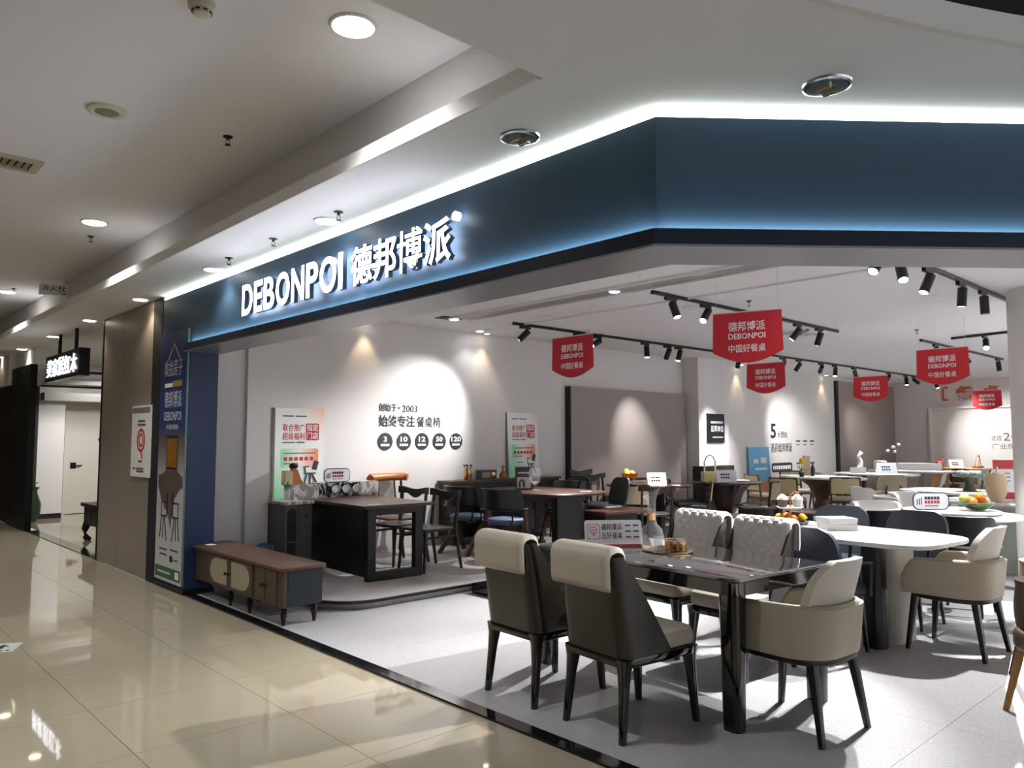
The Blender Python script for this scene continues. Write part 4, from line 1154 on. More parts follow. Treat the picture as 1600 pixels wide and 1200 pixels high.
def poster(t, H=1.12, W=0.62, lean=0.0):
    bx('board', 'poster_print', t, -W / 2, W / 2, -0.012, 0.0, 0.0, H, 0.0)
    bx('board_edge', 'grey_stone', t, -W / 2 - 0.02, -W / 2, -0.012, 0.05, 0.0, H)
    text(t, '联合推广', -0.22, H - 0.27, 0.28, 0.085, 'ink_red', -0.0125, bold=0.01)
    text(t, '超级福利', -0.22, H - 0.37, 0.28, 0.085, 'ink_red', -0.0125, bold=0.01)
    bm = bmesh.new(); prism(bm, rrect(0.17, 0.2, 0.02, 3, 0.16, H - 0.275), 0.012, 0.0135, M=Matrix.Rotation(R(90), 4, 'X')); obj('stamp', bm, 'ink_red', t, smooth=0)
    text(t, '指定', 0.085, H - 0.265, 0.15, 0.08, 'ink_white', -0.014, bold=0.01); text(t, '门店', 0.085, H - 0.36, 0.15, 0.08, 'ink_white', -0.014, bold=0.01)
    bm = bmesh.new(); prism(bm, rrect(0.48, 0.22, 0.03, 3, 0.0, H - 0.58), 0.012, 0.0128, M=Matrix.Rotation(R(90), 4, 'X')); obj('panel_print', bm, 'poster_panel', t, smooth=0)
    for a, b, z, hh in ((-0.2, 0.2, H - 0.53, 0.012), (-0.2, -0.02, H - 0.65, 0.012), (-0.22, -0.08, H - 0.1, 0.014), (-0.06, 0.08, H - 0.1, 0.014), (-0.22, -0.06, H - 0.405, 0.012), (-0.04, 0.06, H - 0.405, 0.014), (-0.16, -0.02, H - 0.74, 0.012)):
        bx('print_line', 'ink_grey', t, a, b, -0.0135, -0.012, z, z + hh)
    for k in range(6): bx('print_character', 'ink_red', t, -0.2 + 0.066 * k, -0.155 + 0.066 * k, -0.0138, -0.012, H - 0.61, H - 0.568)
    text(t, '1340', -0.2, H - 0.88, 0.2, 0.075, 'ink_red', -0.0125)
    bm = bmesh.new()
    P = lambda a, b: (0.14 + a, -0.0135, H - 0.92 + b)
    for q in ([P(-0.08, 0), P(-0.04, 0.16)], [P(0.1, 0.02), P(0.02, 0.16)], [P(0.0, -0.01), P(0.0, 0.16)], [P(-0.07, 0.16), P(0.07, 0.16)], [P(-0.06, 0.16), P(-0.07, 0.24), P(-0.02, 0.24)]): tube(bm, q, 0.008, 6)
    tube(bm, [P(0.05, 0.2), P(0.08, 0.3)], 0.04, 8, sq=(1.6, 0.05))
    obj('chair_picture', bm, 'badge_dark', t)
    t.rotation_euler[0] = -lean
poster(t, 1.07, 0.62, 0)
t = thing('stone_figure', 'small beige stone bookend with a dark lump on the marble bar', 'ornament', (4.02, 7.92, BZ - 0.005))
bm = bmesh.new(); box(bm, -0.09, 0.0, -0.05, 0.05, 0, 0.15); obj('block', bm, 'ceramic_tan', t, bev=0.008)
bm = bmesh.new(); prism(bm, [(0.0, 0.0), (0.14, 0.0), (0.1, 0.06), (0.06, 0.16), (0.01, 0.18)], -0.04, 0.04, M=Matrix.Rotation(R(90), 4, 'X')); obj('slope', bm, 'leather_tan', t)
bm = bmesh.new(); ball(bm, (0.03, 0, 0.2), 0.05, 0.7); obj('lump', bm, 'dull_dark', t)
t = thing('glass_planter', 'small glass jar with a green plant at the left end of the marble bar', 'plant', (3.9, 7.78, PZ + 0.752))
bm = bmesh.new(); lathe(bm, [(0.035, 0), (0.045, 0.02), (0.045, 0.13), (0.04, 0.13), (0.038, 0.02), (0, 0.015)], 16); obj('jar', bm, 'glass', t)
for k in range(7):
    a = 2 * PI * k / 7
    bm = bmesh.new(); tube(bm, [(0, 0, 0.1), (0.03 * math.cos(a), 0.03 * math.sin(a), 0.16), (0.07 * math.cos(a), 0.07 * math.sin(a), 0.17 + 0.02 * (k % 3))], [0.4, 1, 0.2], 6, sq=(0.03, 0.005)); obj('leaf', bm, 'leaf', t)
def bubble_sign(loc, rz, W, H, label, red=True):
    t = thing('table_sign', label, 'table sign', loc, rz, 'speech-bubble table signs')
    bm = bmesh.new(); prism(bm, rrect(W, H, H * 0.35, 5, 0, H / 2), 0.0, 0.008, M=Matrix.Rotation(R(90), 4, 'X')); obj('rim', bm, 'pillar_blue', t, smooth=0)
    bm = bmesh.new(); prism(bm, rrect(W * 0.95, H * 0.88, H * 0.3, 5, 0, H / 2), 0.008, 0.0095, M=Matrix.Rotation(R(90), 4, 'X')); obj('face', bm, 'acrylic', t, smooth=0)
    for z, m in ((0.68, 'ink_black'), (0.45, 'ink_red')):
        for k in range(5): bx('print_character', m, t, W * (-0.18 + 0.085 * k), W * (-0.18 + 0.085 * k + 0.07), -0.0105, -0.0095, H * (z - 0.08), H * (z + 0.08))
    bx('print_line', 'ink_grey', t, -W * 0.18, W * 0.2, -0.0105, -0.0095, H * 0.22, H * 0.27)
    for k in range(3): bx('print_stroke', 'ink_grey', t, -W * (0.4 - 0.06 * k), -W * (0.37 - 0.06 * k), -0.0105, -0.0095, H * 0.3, H * (0.6 + 0.05 * k))
    bx('stand', 'acrylic', t, -W * 0.3, W * 0.3, 0.0, 0.05, 0.0, 0.006)
    return t
bubble_sign((4.55, 7.85, BZ), 0, 0.34, 0.16, 'white speech-bubble sign standing on the marble bar')
bolst = yoke_chair('leg_brown', 'leather_brown', bolster='leather_tan')
bolst(5.5, 8.0, R(180), 'brown chair with a round tan leather bolster back beside the desk', PZ)
yoke = yoke_chair('black_wood', 'black_wood', splat=False)
yoke(5.12, 6.85, R(92), 'black wooden chair with a curved yoke back tucked at the near side of the desk', PZ, 'black yoke-back chairs')
yoke(5.1, 7.42, R(95), 'black wooden chair with a curved yoke back at the far side of the desk', PZ, 'black yoke-back chairs')

# ================================================================== BROWN BOAT-SHAPED TABLE WITH GREEN BARREL CHAIRS
t = thing('dining_table', 'brown boat-shaped table with black panel legs behind the green barrel chairs', 'table', (7.08, 7.1, PZ))
top_slab(t, ell(0.56, 0.86, 48, 0, 0, 4.0), 0.72, 0.752, 'walnut', 0.012)
for sy in (-1, 1): bx('leg', 'black_satin', t, -0.24, 0.24, sy * 0.5 - 0.05, sy * 0.5 + 0.05, 0.0, 0.72, 0.01)
bx('beam', 'black_satin', t, -0.04, 0.04, -0.5, 0.5, 0.6, 0.72)
barrel = band_chair('leather_green', 'leather_blue', 'leg_brown', 'dark_metal')
barrel(6.2, 7.48, R(-82), 'dark green barrel chair with a blue seat, left of the pair', PZ, 'green barrel chairs with blue seats')
barrel(6.22, 6.8, R(-80), 'dark green barrel chair with a blue seat, right of the pair', PZ, 'green barrel chairs with blue seats')
barrel(7.75, 7.3, R(90), 'dark green barrel chair with a blue seat on the far side of the boat-shaped table', PZ, 'green barrel chairs with blue seats')
t = thing('menu_book', 'dark upright book with a lilac picture on the boat-shaped table', 'book', (6.95, 7.26, PZ + 0.752), R(-38))
t.scale = (1.1, 1, 1.1)
bx('cover', 'book_cover', t, -0.1, 0.1, -0.02, 0.02, 0, 0.27, 0.002)
bx('picture', 'book_page', t, -0.08, 0.08, -0.022, -0.02, 0.02, 0.15)
bm = bmesh.new(); tube(bm, [(-0.05, -0.023, 0.03), (-0.05, -0.023, 0.1), (-0.02, -0.023, 0.12), (0.0, -0.023, 0.1), (0.0, -0.023, 0.03)], 0.01, 6); obj('figure_print', bm, 'ink_black', t)
bx('title_print', 'ink_pale', t, -0.07, 0.06, -0.022, -0.02, 0.19, 0.21); bx('title_print', 'ink_grey', t, -0.06, 0.05, -0.022, -0.02, 0.17, 0.178)
t = thing('glass_goblet', 'clear footed glass vase beside the upright book', 'glass', (6.92, 7.02, PZ + 0.752))
t.scale = (1.15, 1.15, 1.15)
bm = bmesh.new(); lathe(bm, [(0.06, 0), (0.055, 0.008), (0.012, 0.02), (0.01, 0.06), (0.055, 0.1), (0.072, 0.17), (0.062, 0.25), (0.058, 0.25), (0.067, 0.17), (0.05, 0.105), (0.0, 0.075)], 24); obj('bowl', bm, 'glass', t)
# sideboard on the wall
t = thing('sideboard', 'dark sideboard with a brown top against the side wall', 'sideboard', (7.25, 8.17, PZ))
bx('top', 'walnut', t, -0.9, 1.2, -0.16, 0.16, 0.82, 0.85, 0.004)
bx('body', 'black_wood', t, -0.87, 1.17, -0.14, 0.15, 0.1, 0.82, 0.004)
for k in range(4):
    dd = bx('door', 'black_wood', t, -0.85 + 0.505 * k, -0.36 + 0.505 * k, -0.152, -0.14, 0.13, 0.79, 0.003)
    bx('handle', 'dark_metal', dd, -0.4 + 0.505 * k, -0.385 + 0.505 * k, -0.165, -0.152, 0.4, 0.55)
for sx in (-0.8, 1.1):
    for sy in (-0.1, 0.1): bx('leg', 'black_wood', t, sx - 0.02, sx + 0.02, sy - 0.02, sy + 0.02, 0, 0.1)
SZ = PZ + 0.85
t = thing('reed_pot', 'small copper pot with dark twigs on the sideboard', 'ornament', (6.72, 8.12, SZ))
bm = bmesh.new(); lathe(bm, [(0.05, 0), (0.055, 0.02), (0.05, 0.14), (0.045, 0.14), (0.045, 0.02), (0, 0.02)], 16); obj('pot', bm, 'copper', t)
for k in range(5):
    a = k * 1.3; bm = bmesh.new(); tube(bm, [(0, 0, 0.05), (0.05 * math.cos(a), 0.05 * math.sin(a), 0.2)], 0.004, 5); ball(bm, (0.05 * math.cos(a), 0.05 * math.sin(a), 0.2), 0.014, 1, 6); obj('twig', bm, 'dull_dark', t)
t = thing('table_radio', 'small dark wooden radio with a round dial on the sideboard', 'radio', (7.05, 8.12, SZ))
bx('case', 'black_wood', t, -0.14, 0.14, -0.06, 0.06, 0, 0.13, 0.01)
bm = bmesh.new(); lathe(bm, [(0.04, 0), (0.035, 0.01), (0, 0.012)], 16, M=Matrix.Translation((0.08, -0.06, 0.065)) @ Matrix.Rotation(R(90), 4, 'X')); obj('dial', bm, 'copper', t)
bx('grille', 'speaker_mesh', t, -0.12, 0.02, -0.063, -0.06, 0.025, 0.105)
t = thing('glass_decanter', 'small glass decanter catching light on the sideboard', 'glass', (7.36, 8.12, SZ))
bm = bmesh.new(); lathe(bm, [(0.03, 0), (0.05, 0.03), (0.045, 0.08), (0.015, 0.11), (0.015, 0.15), (0.025, 0.16), (0.03, 0.18), (0.0, 0.19)], 16); obj('bottle', bm, 'glass_amber', t)
t = thing('poster_board', 'tall promotion poster with orange and green print on the sideboard', 'poster', (7.95, 8.3, SZ))
poster(t, 0.95, 0.62, R(3))
# bench in front and chairs behind it
t = thing('bench', 'low brown-topped bench with a black base right of the barrel chairs', 'bench', (7.95, 6.5, PZ), R(-8))
top_slab(t, rrect(0.9, 0.46, 0.03, 3), 0.45, 0.485, 'walnut', 0.008)
bx('body', 'black_satin', t, -0.4, 0.16, -0.18, 0.18, 0.16, 0.45, 0.006)
bx('handle', 'chrome', t, -0.3, 0.05, -0.215, -0.2, 0.24, 0.25)
for sx in (-0.39, 0.39):
    for sy in (-0.18, 0.18): bx('leg', 'black_satin', t, sx - 0.03, sx + 0.03, sy - 0.03, sy + 0.03, 0.0, 0.45, 0.004)
yokt = yoke_chair('black_wood', 'black_wood', bt=0.93, splat=False)
yokt(8.85, 7.75, R(180), 'dark yoke-back chair in front of the taupe panel, left one', PZ, 'black yoke-back chairs')
yokt(9.4, 7.95, R(180), 'dark yoke-back chair in front of the taupe panel, right one', 0, 'black yoke-back chairs')
blackp = panel_chair('leather_black', 'leather_black', 'black_wood', wide=0.42, zt=0.86, curve=0.4, round_=0.4, grp='black padded chairs')
blackp(8.45, 7.15, R(75), 'black padded round-cornered chair behind the brown bench', PZ)
blackp(8.3, 7.72, R(100), 'black padded round-cornered chair beside the goblet', PZ)

# ================================================================== ROUND BROWN TABLE WITH FRUIT BOWL
t = thing('dining_table', 'round brown table on a black panel foot in front of the taupe wall panel', 'table', (9.9, 7.5, 0))
top_slab(t, ell(0.66, 0.66, 48), 0.745, 0.78, 'walnut_red', 0.012)
bx('panel_leg', 'black_satin', t, -0.28, 0.28, -0.05, 0.05, 0, 0.745, 0.01); bx('panel_leg', 'black_satin', t, -0.05, 0.05, -0.28, 0.28, 0, 0.745, 0.01)
cane_d = cane_chair('mahogany', 'cane', 'leather_black')
cane_d(9.2, 7.2, R(-60), 'dark cane-back chair left of the round brown table', 0, 'dark cane-back chairs')
cane_d(10.35, 6.95, R(35), 'dark cane-back chair right of the round brown table', 0, 'dark cane-back chairs')
cane_d(10.45, 7.95, R(135), 'dark cane-back chair behind the round brown table', 0, 'dark cane-back chairs')
yoke(8.85, 6.62, R(-40), 'black wooden open-back chair in front of the round brown table', 0, 'black yoke-back chairs')
FB = 0.78
t = thing('fruit_bowl', 'amber glass footed bowl with yellow fruit on the round brown table', 'bowl', (9.5, 7.55, FB))
bm = bmesh.new(); lathe(bm, [(0.07, 0), (0.06, 0.01), (0.015, 0.03), (0.02, 0.06), (0.1, 0.1), (0.14, 0.18), (0.134, 0.18), (0.095, 0.108), (0, 0.075)], 24); obj('bowl', bm, 'glass_amber', t)
for k, (x, y, z) in enumerate([(-0.05, 0, 0.17), (0.05, 0.02, 0.17), (0, -0.05, 0.18), (-0.01, 0.05, 0.2)]):
    f_ = thing('fruit', '%s in the amber bowl on the round brown table' % ['greenish fruit at the left', 'yellow fruit at the right', 'yellow fruit at the front', 'topmost yellow fruit'][k], 'fruit', (9.5 + x, 7.55 + y, FB + z), 0, 'fruit in the amber bowl')
    bm = bmesh.new(); ball(bm, (0, 0, 0), 0.048); obj('flesh', bm, 'fruit_yellow' if k else 'fruit_green', f_); bm = bmesh.new(); tube(bm, [(0, 0, 0.045), (0.004, 0, 0.06)], 0.004, 5); obj('stem', bm, 'leg_brown', f_)
def tent_sign(loc, rz, W, H, label, lines=2, m='ink_black'):
    t = thing('table_sign', label, 'table sign', loc, rz, 'white tent signs')
    bm = bmesh.new(); loft(bm, [[(x, -0.06, 0), (x, 0.06, 0), (x, 0.0, H)] for x in (-W / 2, W / 2)]); obj('card', bm, 'acrylic', t, smooth=0)
    sl = math.atan2(0.06, H)
    for k in range(lines):
        for j in range(4):
            M = Matrix.Translation((-W * 0.3 + W * 0.12 * j, -0.061 + 0.06 * (0.62 - 0.25 * k), H * (0.62 - 0.25 * k))) @ Matrix.Rotation(-sl, 4, 'X')
            bm = bmesh.new(); box(bm, 0, W * 0.09, -0.001, 0.001, -H * 0.07, H * 0.07, M); obj('print_character', bm, m, t)
    return t
tent_sign((9.78, 7.25, FB), R(-35), 0.3, 0.19, 'white tent sign beside the amber fruit bowl')
t = thing('serviette', 'folded white serviette next to the amber fruit bowl', 'napkin', (9.28, 7.6, FB))
bm = bmesh.new(); prism(bm, rrect(0.2, 0.12, 0.03, 3), 0, 0.03, 0.01); obj('cloth', bm, 'paper', t)
bx('cloth_fold', 'paper', t, -0.06, 0.06, -0.04, 0.04, 0.03, 0.045, 0.006)

# ================================================================== ROUND MAHOGANY TABLE
t = thing('dining_table', 'round mahogany table on a thick turned pedestal below the black plaque', 'table', (11.5, 7.1, 0))
top_slab(t, ell(0.6, 0.6, 48), 0.74, 0.78, 'mahogany', 0.014)
bm = bmesh.new(); lathe(bm, [(0.36, 0), (0.38, 0.04), (0.2, 0.1), (0.15, 0.25), (0.24, 0.42), (0.3, 0.6), (0.42, 0.74)], 28); obj('pedestal', bm, 'mahogany', t)
cane_d(10.95, 7.6, R(-130), 'dark cane-back chair left of the mahogany table', 0, 'dark cane-back chairs')
cane_d(11.3, 6.35, R(10), 'dark cane-back chair right of the mahogany table', 0, 'dark cane-back chairs')
tent_sign((11.32, 6.98, FB), R(-35), 0.34, 0.2, 'white tent sign on the mahogany table')
t = thing('gift_bag', 'pale yellow gift box with tall handles on the mahogany table', 'gift box', (11.35, 7.3, FB), R(-30))
bx('box', 'pale_yellow', t, -0.14, 0.14, -0.06, 0.06, 0, 0.16, 0.004)
for s in (-1, 1):
    bm = bmesh.new(); tube(bm, [(s * 0.1, 0, 0.16), (s * 0.1, 0, 0.34)], 0.016, 6, ); obj('post', bm, 'ceramic_white', t)
bm = bmesh.new(); tube(bm, [(-0.1, 0, 0.32), (-0.06, 0, 0.41), (0, 0, 0.44), (0.06, 0, 0.41), (0.1, 0, 0.32)], 0.008, 6); obj('handle', bm, 'dark_metal', t)
t = thing('saucer', 'flat pink tray with white rim on the mahogany table', 'tray', (11.7, 6.95, FB))
bm = bmesh.new(); lathe(bm, [(0.0, 0), (0.14, 0.0), (0.17, 0.016), (0.165, 0.018), (0.13, 0.006), (0, 0.005)], 24); obj('dish', bm, 'ceramic_white', t)
t = thing('tall_cabinet', 'dark low cabinet against the pier behind the mahogany table', 'cabinet', (12.35, 7.86, 0))
bx('body', 'black_wood', t, -0.5, 0.5, -0.12, 0.12, 0, 1.0, 0.004); bx('door', 'black_wood', t, -0.47, -0.01, -0.135, -0.12, 0.06, 0.95, 0.004); bx('door', 'black_wood', t, 0.01, 0.47, -0.135, -0.12, 0.06, 0.95, 0.004)

# ================================================================== LOW ROUND TABLES
def low_table(x, y, r, h, m, leg_m, label):
    t = thing('coffee_table', label, 'coffee table', (x, y, 0), 0, 'low round coffee tables')
    top_slab(t, ell(r, r, 40), h - 0.025, h, m, 0.008)
    bm = bmesh.new(); lathe(bm, [(r * 0.82, h - 0.14), (r * 0.84, h - 0.13), (r * 0.84, h - 0.025)], 32); obj('drum', bm, leg_m, t)
    for k in range(4):
        a = PI / 4 + PI / 2 * k
        bm = bmesh.new(); tube(bm, [(r * 0.68 * math.cos(a), r * 0.68 * math.sin(a), h - 0.1), (r * 0.78 * math.cos(a), r * 0.78 * math.sin(a), 0)], 0.018, 8); obj('leg', bm, leg_m, t)
low_table(9.2, 5.7, 0.42, 0.46, 'walnut', 'black_satin', 'low round brown coffee table behind the left quilted chair')
low_table(10.55, 5.95, 0.36, 0.5, 'black_gloss', 'black_satin', 'low round black coffee table below the gift box')
low_table(11.0, 5.3, 0.42, 0.44, 'walnut_red', 'black_satin', 'low round dark brown coffee table behind the cake stand')

# ================================================================== OVAL TABLE WITH WALNUT PEDESTAL
t = thing('dining_table', 'pale oval table on a flared walnut pedestal below the black numeral', 'table', (14.3, 6.75, 0), R(-20))
top_slab(t, ell(0.55, 0.95, 48), 0.745, 0.78, 'marble_white', 0.014)
bm = bmesh.new(); loft(bm, [[(x, y, z) for x, y in ell(a, b, 28)] for z, a, b in ((0, 0.3, 0.3), (0.05, 0.2, 0.2), (0.35, 0.12, 0.13), (0.6, 0.2, 0.3), (0.745, 0.34, 0.55))]); obj('pedestal', bm, 'walnut', t)
cane_w = cane_chair('walnut', 'cane_light', 'linen')
for x, y, a, s in [(12.7, 6.6, -82, 'at the left front of the pale oval table'), (13.55, 6.0, -62, 'at the front of the pale oval table'), (13.4, 7.45, -120, 'at the left back of the pale oval table'), (15.1, 7.65, 150, 'at the back of the pale oval table')]:
    cane_w(x, y, R(a), 'walnut chair with a light cane back %s' % s, 0, 'walnut cane-back chairs')
t = thing('menu_stand', 'brown upright card box on the pale oval table', 'card', (14.4, 7.1, FB), R(-30))
bx('box', 'ceramic_tan', t, -0.06, 0.06, -0.03, 0.03, 0, 0.38, 0.003); bx('lid', 'ceramic_tan', t, -0.063, 0.063, -0.033, 0.033, 0.34, 0.385)
t = thing('wine_bottle', 'small dark green bottle beside the brown card box', 'bottle', (14.35, 6.95, FB))
bm = bmesh.new(); lathe(bm, [(0.035, 0), (0.04, 0.02), (0.04, 0.15), (0.015, 0.2), (0.015, 0.25), (0, 0.25)], 14); obj('glass_body', bm, 'ceramic_dark', t); bm = bmesh.new(); lathe(bm, [(0.017, 0.22), (0.017, 0.262), (0, 0.263)], 12); obj('stopper', bm, 'leg_brown', t)
t = thing('potted_flower', 'little pot with a yellow flower in front of the blue board', 'plant', (13.9, 6.95, FB))
bm = bmesh.new(); lathe(bm, [(0.04, 0), (0.06, 0.08), (0.05, 0.08), (0, 0.02)], 14); obj('pot', bm, 'ceramic_dark', t)
bm = bmesh.new(); tube(bm, [(0, 0, 0.05), (0.01, 0, 0.25)], 0.006, 5); obj('stem', bm, 'leaf', t); bm = bmesh.new(); ball(bm, (0.01, 0, 0.29), 0.05, 1.2, 8); obj('bloom', bm, 'fruit_yellow', t)
for s in (-1, 1): bm = bmesh.new(); tube(bm, [(0, 0, 0.08), (s * 0.06, 0, 0.16), (s * 0.1, 0, 0.14)], [0.5, 1, 0.3], 6, sq=(0.03, 0.006)); obj('leaf', bm, 'leaf', t)
t = thing('picture_board', 'sky-blue picture board leaning on the side wall', 'poster', (14.75, 8.27, 0.32))
bx('easel_foot', 'oak', t, -0.3, 0.3, -0.02, 0.02, -0.32, 0.0)
bx('board', 'sky_board', t, -0.42, 0.42, -0.02, 0, 0, 1.0); bx('lower_band', 'sand_board', t, -0.42, 0.42, -0.022, -0.02, 0, 0.3)
for a, b, z, hh in ((-0.25, -0.05, 0.66, 0.09), (0.05, 0.28, 0.66, 0.12), (-0.2, 0.3, 0.52, 0.05)): bx('print_line', 'ink_white', t, a, b, -0.0215, -0.02, z, z + hh)
t.rotation_euler[0] = R(-3)

# ================================================================== FARTHER TABLES
t = thing('dining_table', 'white-topped table on brown legs with the white swan ornament', 'table', (16.4, 6.6, 0), R(-10))
top_slab(t, ell(0.5, 0.85, 48, 0, 0, 3), 0.745, 0.78, 'marble_white', 0.012)
for sx in (-1, 1):
    for sy in (-1, 1): bm = bmesh.new(); tube(bm, [(sx * 0.25, sy * 0.4, 0.745), (sx * 0.33, sy * 0.55, 0)], [1, 0.7], 8, sq=(0.08, 0.08)); obj('leg', bm, 'walnut', t)
oval = panel_chair('linen', 'linen', 'walnut', wide=0.56, zb=0.5, zt=0.8, curve=0.9, round_=0.6, grp='chairs around the far tables')
oval(15.6, 6.05, R(-45), 'walnut chair with a wide beige oval back in front of the swan table')
oval(15.75, 7.4, R(-110), 'walnut chair with a wide beige back behind the swan table')
sage = panel_chair('leather_sage', 'linen', 'walnut', wide=0.5, zb=0.48, zt=0.84, curve=0.6, round_=0.5, grp='sage chairs around the far tables')
sage(16.5, 5.6, R(15), 'walnut chair with a pale sage back right of the swan table')
sage(18.9, 5.55, R(0), 'pale sage shell chair in front of the far white table')
t = thing('swan_ornament', 'white swan-neck ornament on a white block', 'ornament', (16.25, 6.85, FB), R(-35))
t.scale = (0.8, 0.8, 0.85)
bx('block', 'ceramic_white', t, -0.24, 0.12, -0.08, 0.08, 0, 0.14, 0.006)
bm = bmesh.new(); tube(bm, [(0, 0, 0.14), (0.02, 0, 0.3), (-0.03, 0, 0.4), (0.04, 0, 0.5), (0.09, 0, 0.48)], [0.08, 0.06, 0.045, 0.05, 0.02], 10); obj('neck', bm, 'ceramic_white', t)
tent_sign((16.45, 6.4, FB), R(-35), 0.42, 0.22, 'white tent sign beside the swan ornament', 2, 'pillar_blue')
t = thing('dining_table', 'far white rectangular table carrying the cotton branch vase', 'table', (18.6, 6.65, 0), R(-5))
top_slab(t, rrect(0.95, 1.7, 0.08, 4), 0.745, 0.78, 'marble_white', 0.008)
for sy in (-1, 1): bx('leg', 'oak', t, -0.3, 0.3, sy * 0.6 - 0.04, sy * 0.6 + 0.04, 0, 0.745, 0.01)
t = thing('planter_box', 'long white planter box on the far white table', 'box', (18.6, 6.55, FB), R(-70))
t.scale = (0.8, 0.8, 0.8)
bx('box', 'ceramic_white', t, -0.6, 0.6, -0.12, 0.12, 0.0, 0.2, 0.006); bx('plinth', 'grey_stone', t, -0.55, 0.55, -0.1, 0.1, 0, 0.01)
t = thing('flower_vase', 'white vase with a cotton branch at the far white table', 'vase', (18.3, 7.25, FB))
t.scale = (0.75, 0.75, 0.7)
bm = bmesh.new(); lathe(bm, [(0.1, 0), (0.19, 0.03), (0.19, 0.28), (0.17, 0.3), (0.05, 0.31), (0, 0.31)], 20); obj('vase_body', bm, 'ceramic_white', t)
bm = bmesh.new(); tube(bm, [(0, 0, 0.3), (0.08, -0.1, 0.5), (0.25, -0.3, 0.68), (0.36, -0.42, 0.8)], 0.012, 6); tube(bm, [(0.08, -0.1, 0.5), (0.25, -0.32, 0.56)], 0.009, 6); obj('branch', bm, 'leg_brown', t)
for x, y, z in ((0.36, -0.42, 0.82), (0.25, -0.3, 0.74), (0.26, -0.33, 0.6), (0.14, -0.18, 0.62)): bm = bmesh.new(); ball(bm, (x, y, z), 0.055, 0.9, 8); obj('cotton_boll', bm, 'paper', t)
t = thing('dining_table', 'far oak table with rounded legs near the end wall', 'table', (20.9, 6.5, 0), R(-10))
top_slab(t, rrect(0.9, 1.5, 0.1, 4), 0.745, 0.78, 'oak', 0.01)
for sx in (-1, 1):
    for sy in (-1, 1): bm = bmesh.new(); tube(bm, [(sx * 0.34, sy * 0.62, 0.745), (sx * 0.4, sy * 0.68, 0)], [0.05, 0.03], 8); obj('leg', bm, 'oak', t)
oakc = panel_chair('oak', 'linen', 'oak', wide=0.5, zb=0.6, zt=0.82, curve=0.9, round_=0.6, arms=True, grp='oak chairs near the end wall')
oakc(20.3, 5.55, R(-20), 'oak chair with a curved wooden back in front of the far oak table')
oakc(21.4, 5.45, R(20), 'oak chair with a curved wooden back right of the far oak table')
brn = panel_chair('walnut', 'leather_brown', 'walnut', wide=0.4, zb=0.5, zt=0.82, curve=0.6, round_=0.6, grp='oak chairs near the end wall')
brn(19.55, 6.05, R(-60), 'dark walnut chair with a round plywood back near the end wall')
oakc(21.55, 4.2, R(75), 'oak chair with a pale cushion beside the round column')
t = thing('dining_table', 'small pale green round table near the end wall', 'table', (20.85, 4.7, 0))
top_slab(t, ell(0.5, 0.5, 36), 0.745, 0.78, 'leather_sage', 0.01); bm = bmesh.new(); lathe(bm, [(0.25, 0), (0.05, 0.03), (0.05, 0.745)], 20); obj('pedestal', bm, 'oak', t)
t = thing('red_ornament', 'bright red fish ornament on the far oak table', 'ornament', (20.75, 6.8, FB))
bm = bmesh.new(); ball(bm, (0, 0, 0.09), 0.1, 0.8); obj('body', bm, 'red_lacquer', t); bm = bmesh.new(); prism(bm, [(0.08, 0.06), (0.24, 0.0), (0.2, 0.1), (0.26, 0.22)], -0.02, 0.02, M=Matrix.Rotation(R(90), 4, 'X')); obj('tail', bm, 'red_lacquer', t)
tent_sign((20.95, 6.5, FB), R(-40), 0.36, 0.2, 'white tent sign on the far oak table')
t = thing('wire_ornament', 'wire hoop ornament with leaves on the far oak table', 'ornament', (21.1, 6.05, FB))
bm = bmesh.new(); tube(bm, [(0.2 * math.cos(PI * k / 10), 0, 0.05 + 0.25 * math.sin(PI * k / 10)) for k in range(11)], 0.01, 6); obj('hoop', bm, 'ink_orange', t); bx('foot', 'oak', t, -0.22, 0.22, -0.06, 0.06, 0, 0.05)
bm = bmesh.new(); tube(bm, [(0.05, 0, 0.05), (0.14, 0, 0.25), (0.1, 0, 0.34)], [0.4, 1, 0.2], 6, sq=(0.05, 0.01)); obj('leaf', bm, 'leaf', t)

# ---- white tables at the right
t = thing('dining_table', 'white rectangular table with the dark cake stand at the right', 'table', (11.8, 3.5, 0), R(-6))
top_slab(t, ell(0.5, 0.85, 48, 0, 0, 4), 0.745, 0.78, 'marble_white', 0.01)
for sy in (-1, 1): bx('leg', 'black_satin', t, -0.3, 0.3, sy * 0.6 - 0.06, sy * 0.6 + 0.06, 0, 0.745, 0.01)
bx('frame', 'black_satin', t, -0.42, 0.42, -0.75, 0.75, 0.7, 0.745)
t = thing('cake_stand', 'dark green cake stand with white pastries on the white table', 'cake stand', (11.8, 3.5, FB))
bm = bmesh.new(); lathe(bm, [(0.09, 0), (0.08, 0.02), (0.05, 0.1), (0.06, 0.18), (0.2, 0.2), (0.21, 0.225), (0, 0.22)], 24); obj('stand', bm, 'ceramic_green', t)
for k in range(6): a = k * 1.05; bm = bmesh.new(); ball(bm, (0.11 * math.cos(a), 0.11 * math.sin(a), 0.245), 0.045, 0.8, 8); obj('pastry', bm, 'paper', t)
t = thing('dining_table', 'white island table with the tan jar and red menu board at the right', 'table', (10.2, 2.62, 0), R(-6))
top_slab(t, ell(0.48, 0.72, 48, 0, 0, 4), 0.745, 0.78, 'marble_white', 0.01)
bx('pedestal', 'leather_sage', t, -0.26, 0.26, -0.45, 0.45, 0, 0.745, 0.02)
t = thing('tan_jar', 'tan ceramic jar on the white island table', 'jar', (9.95, 2.68, FB))
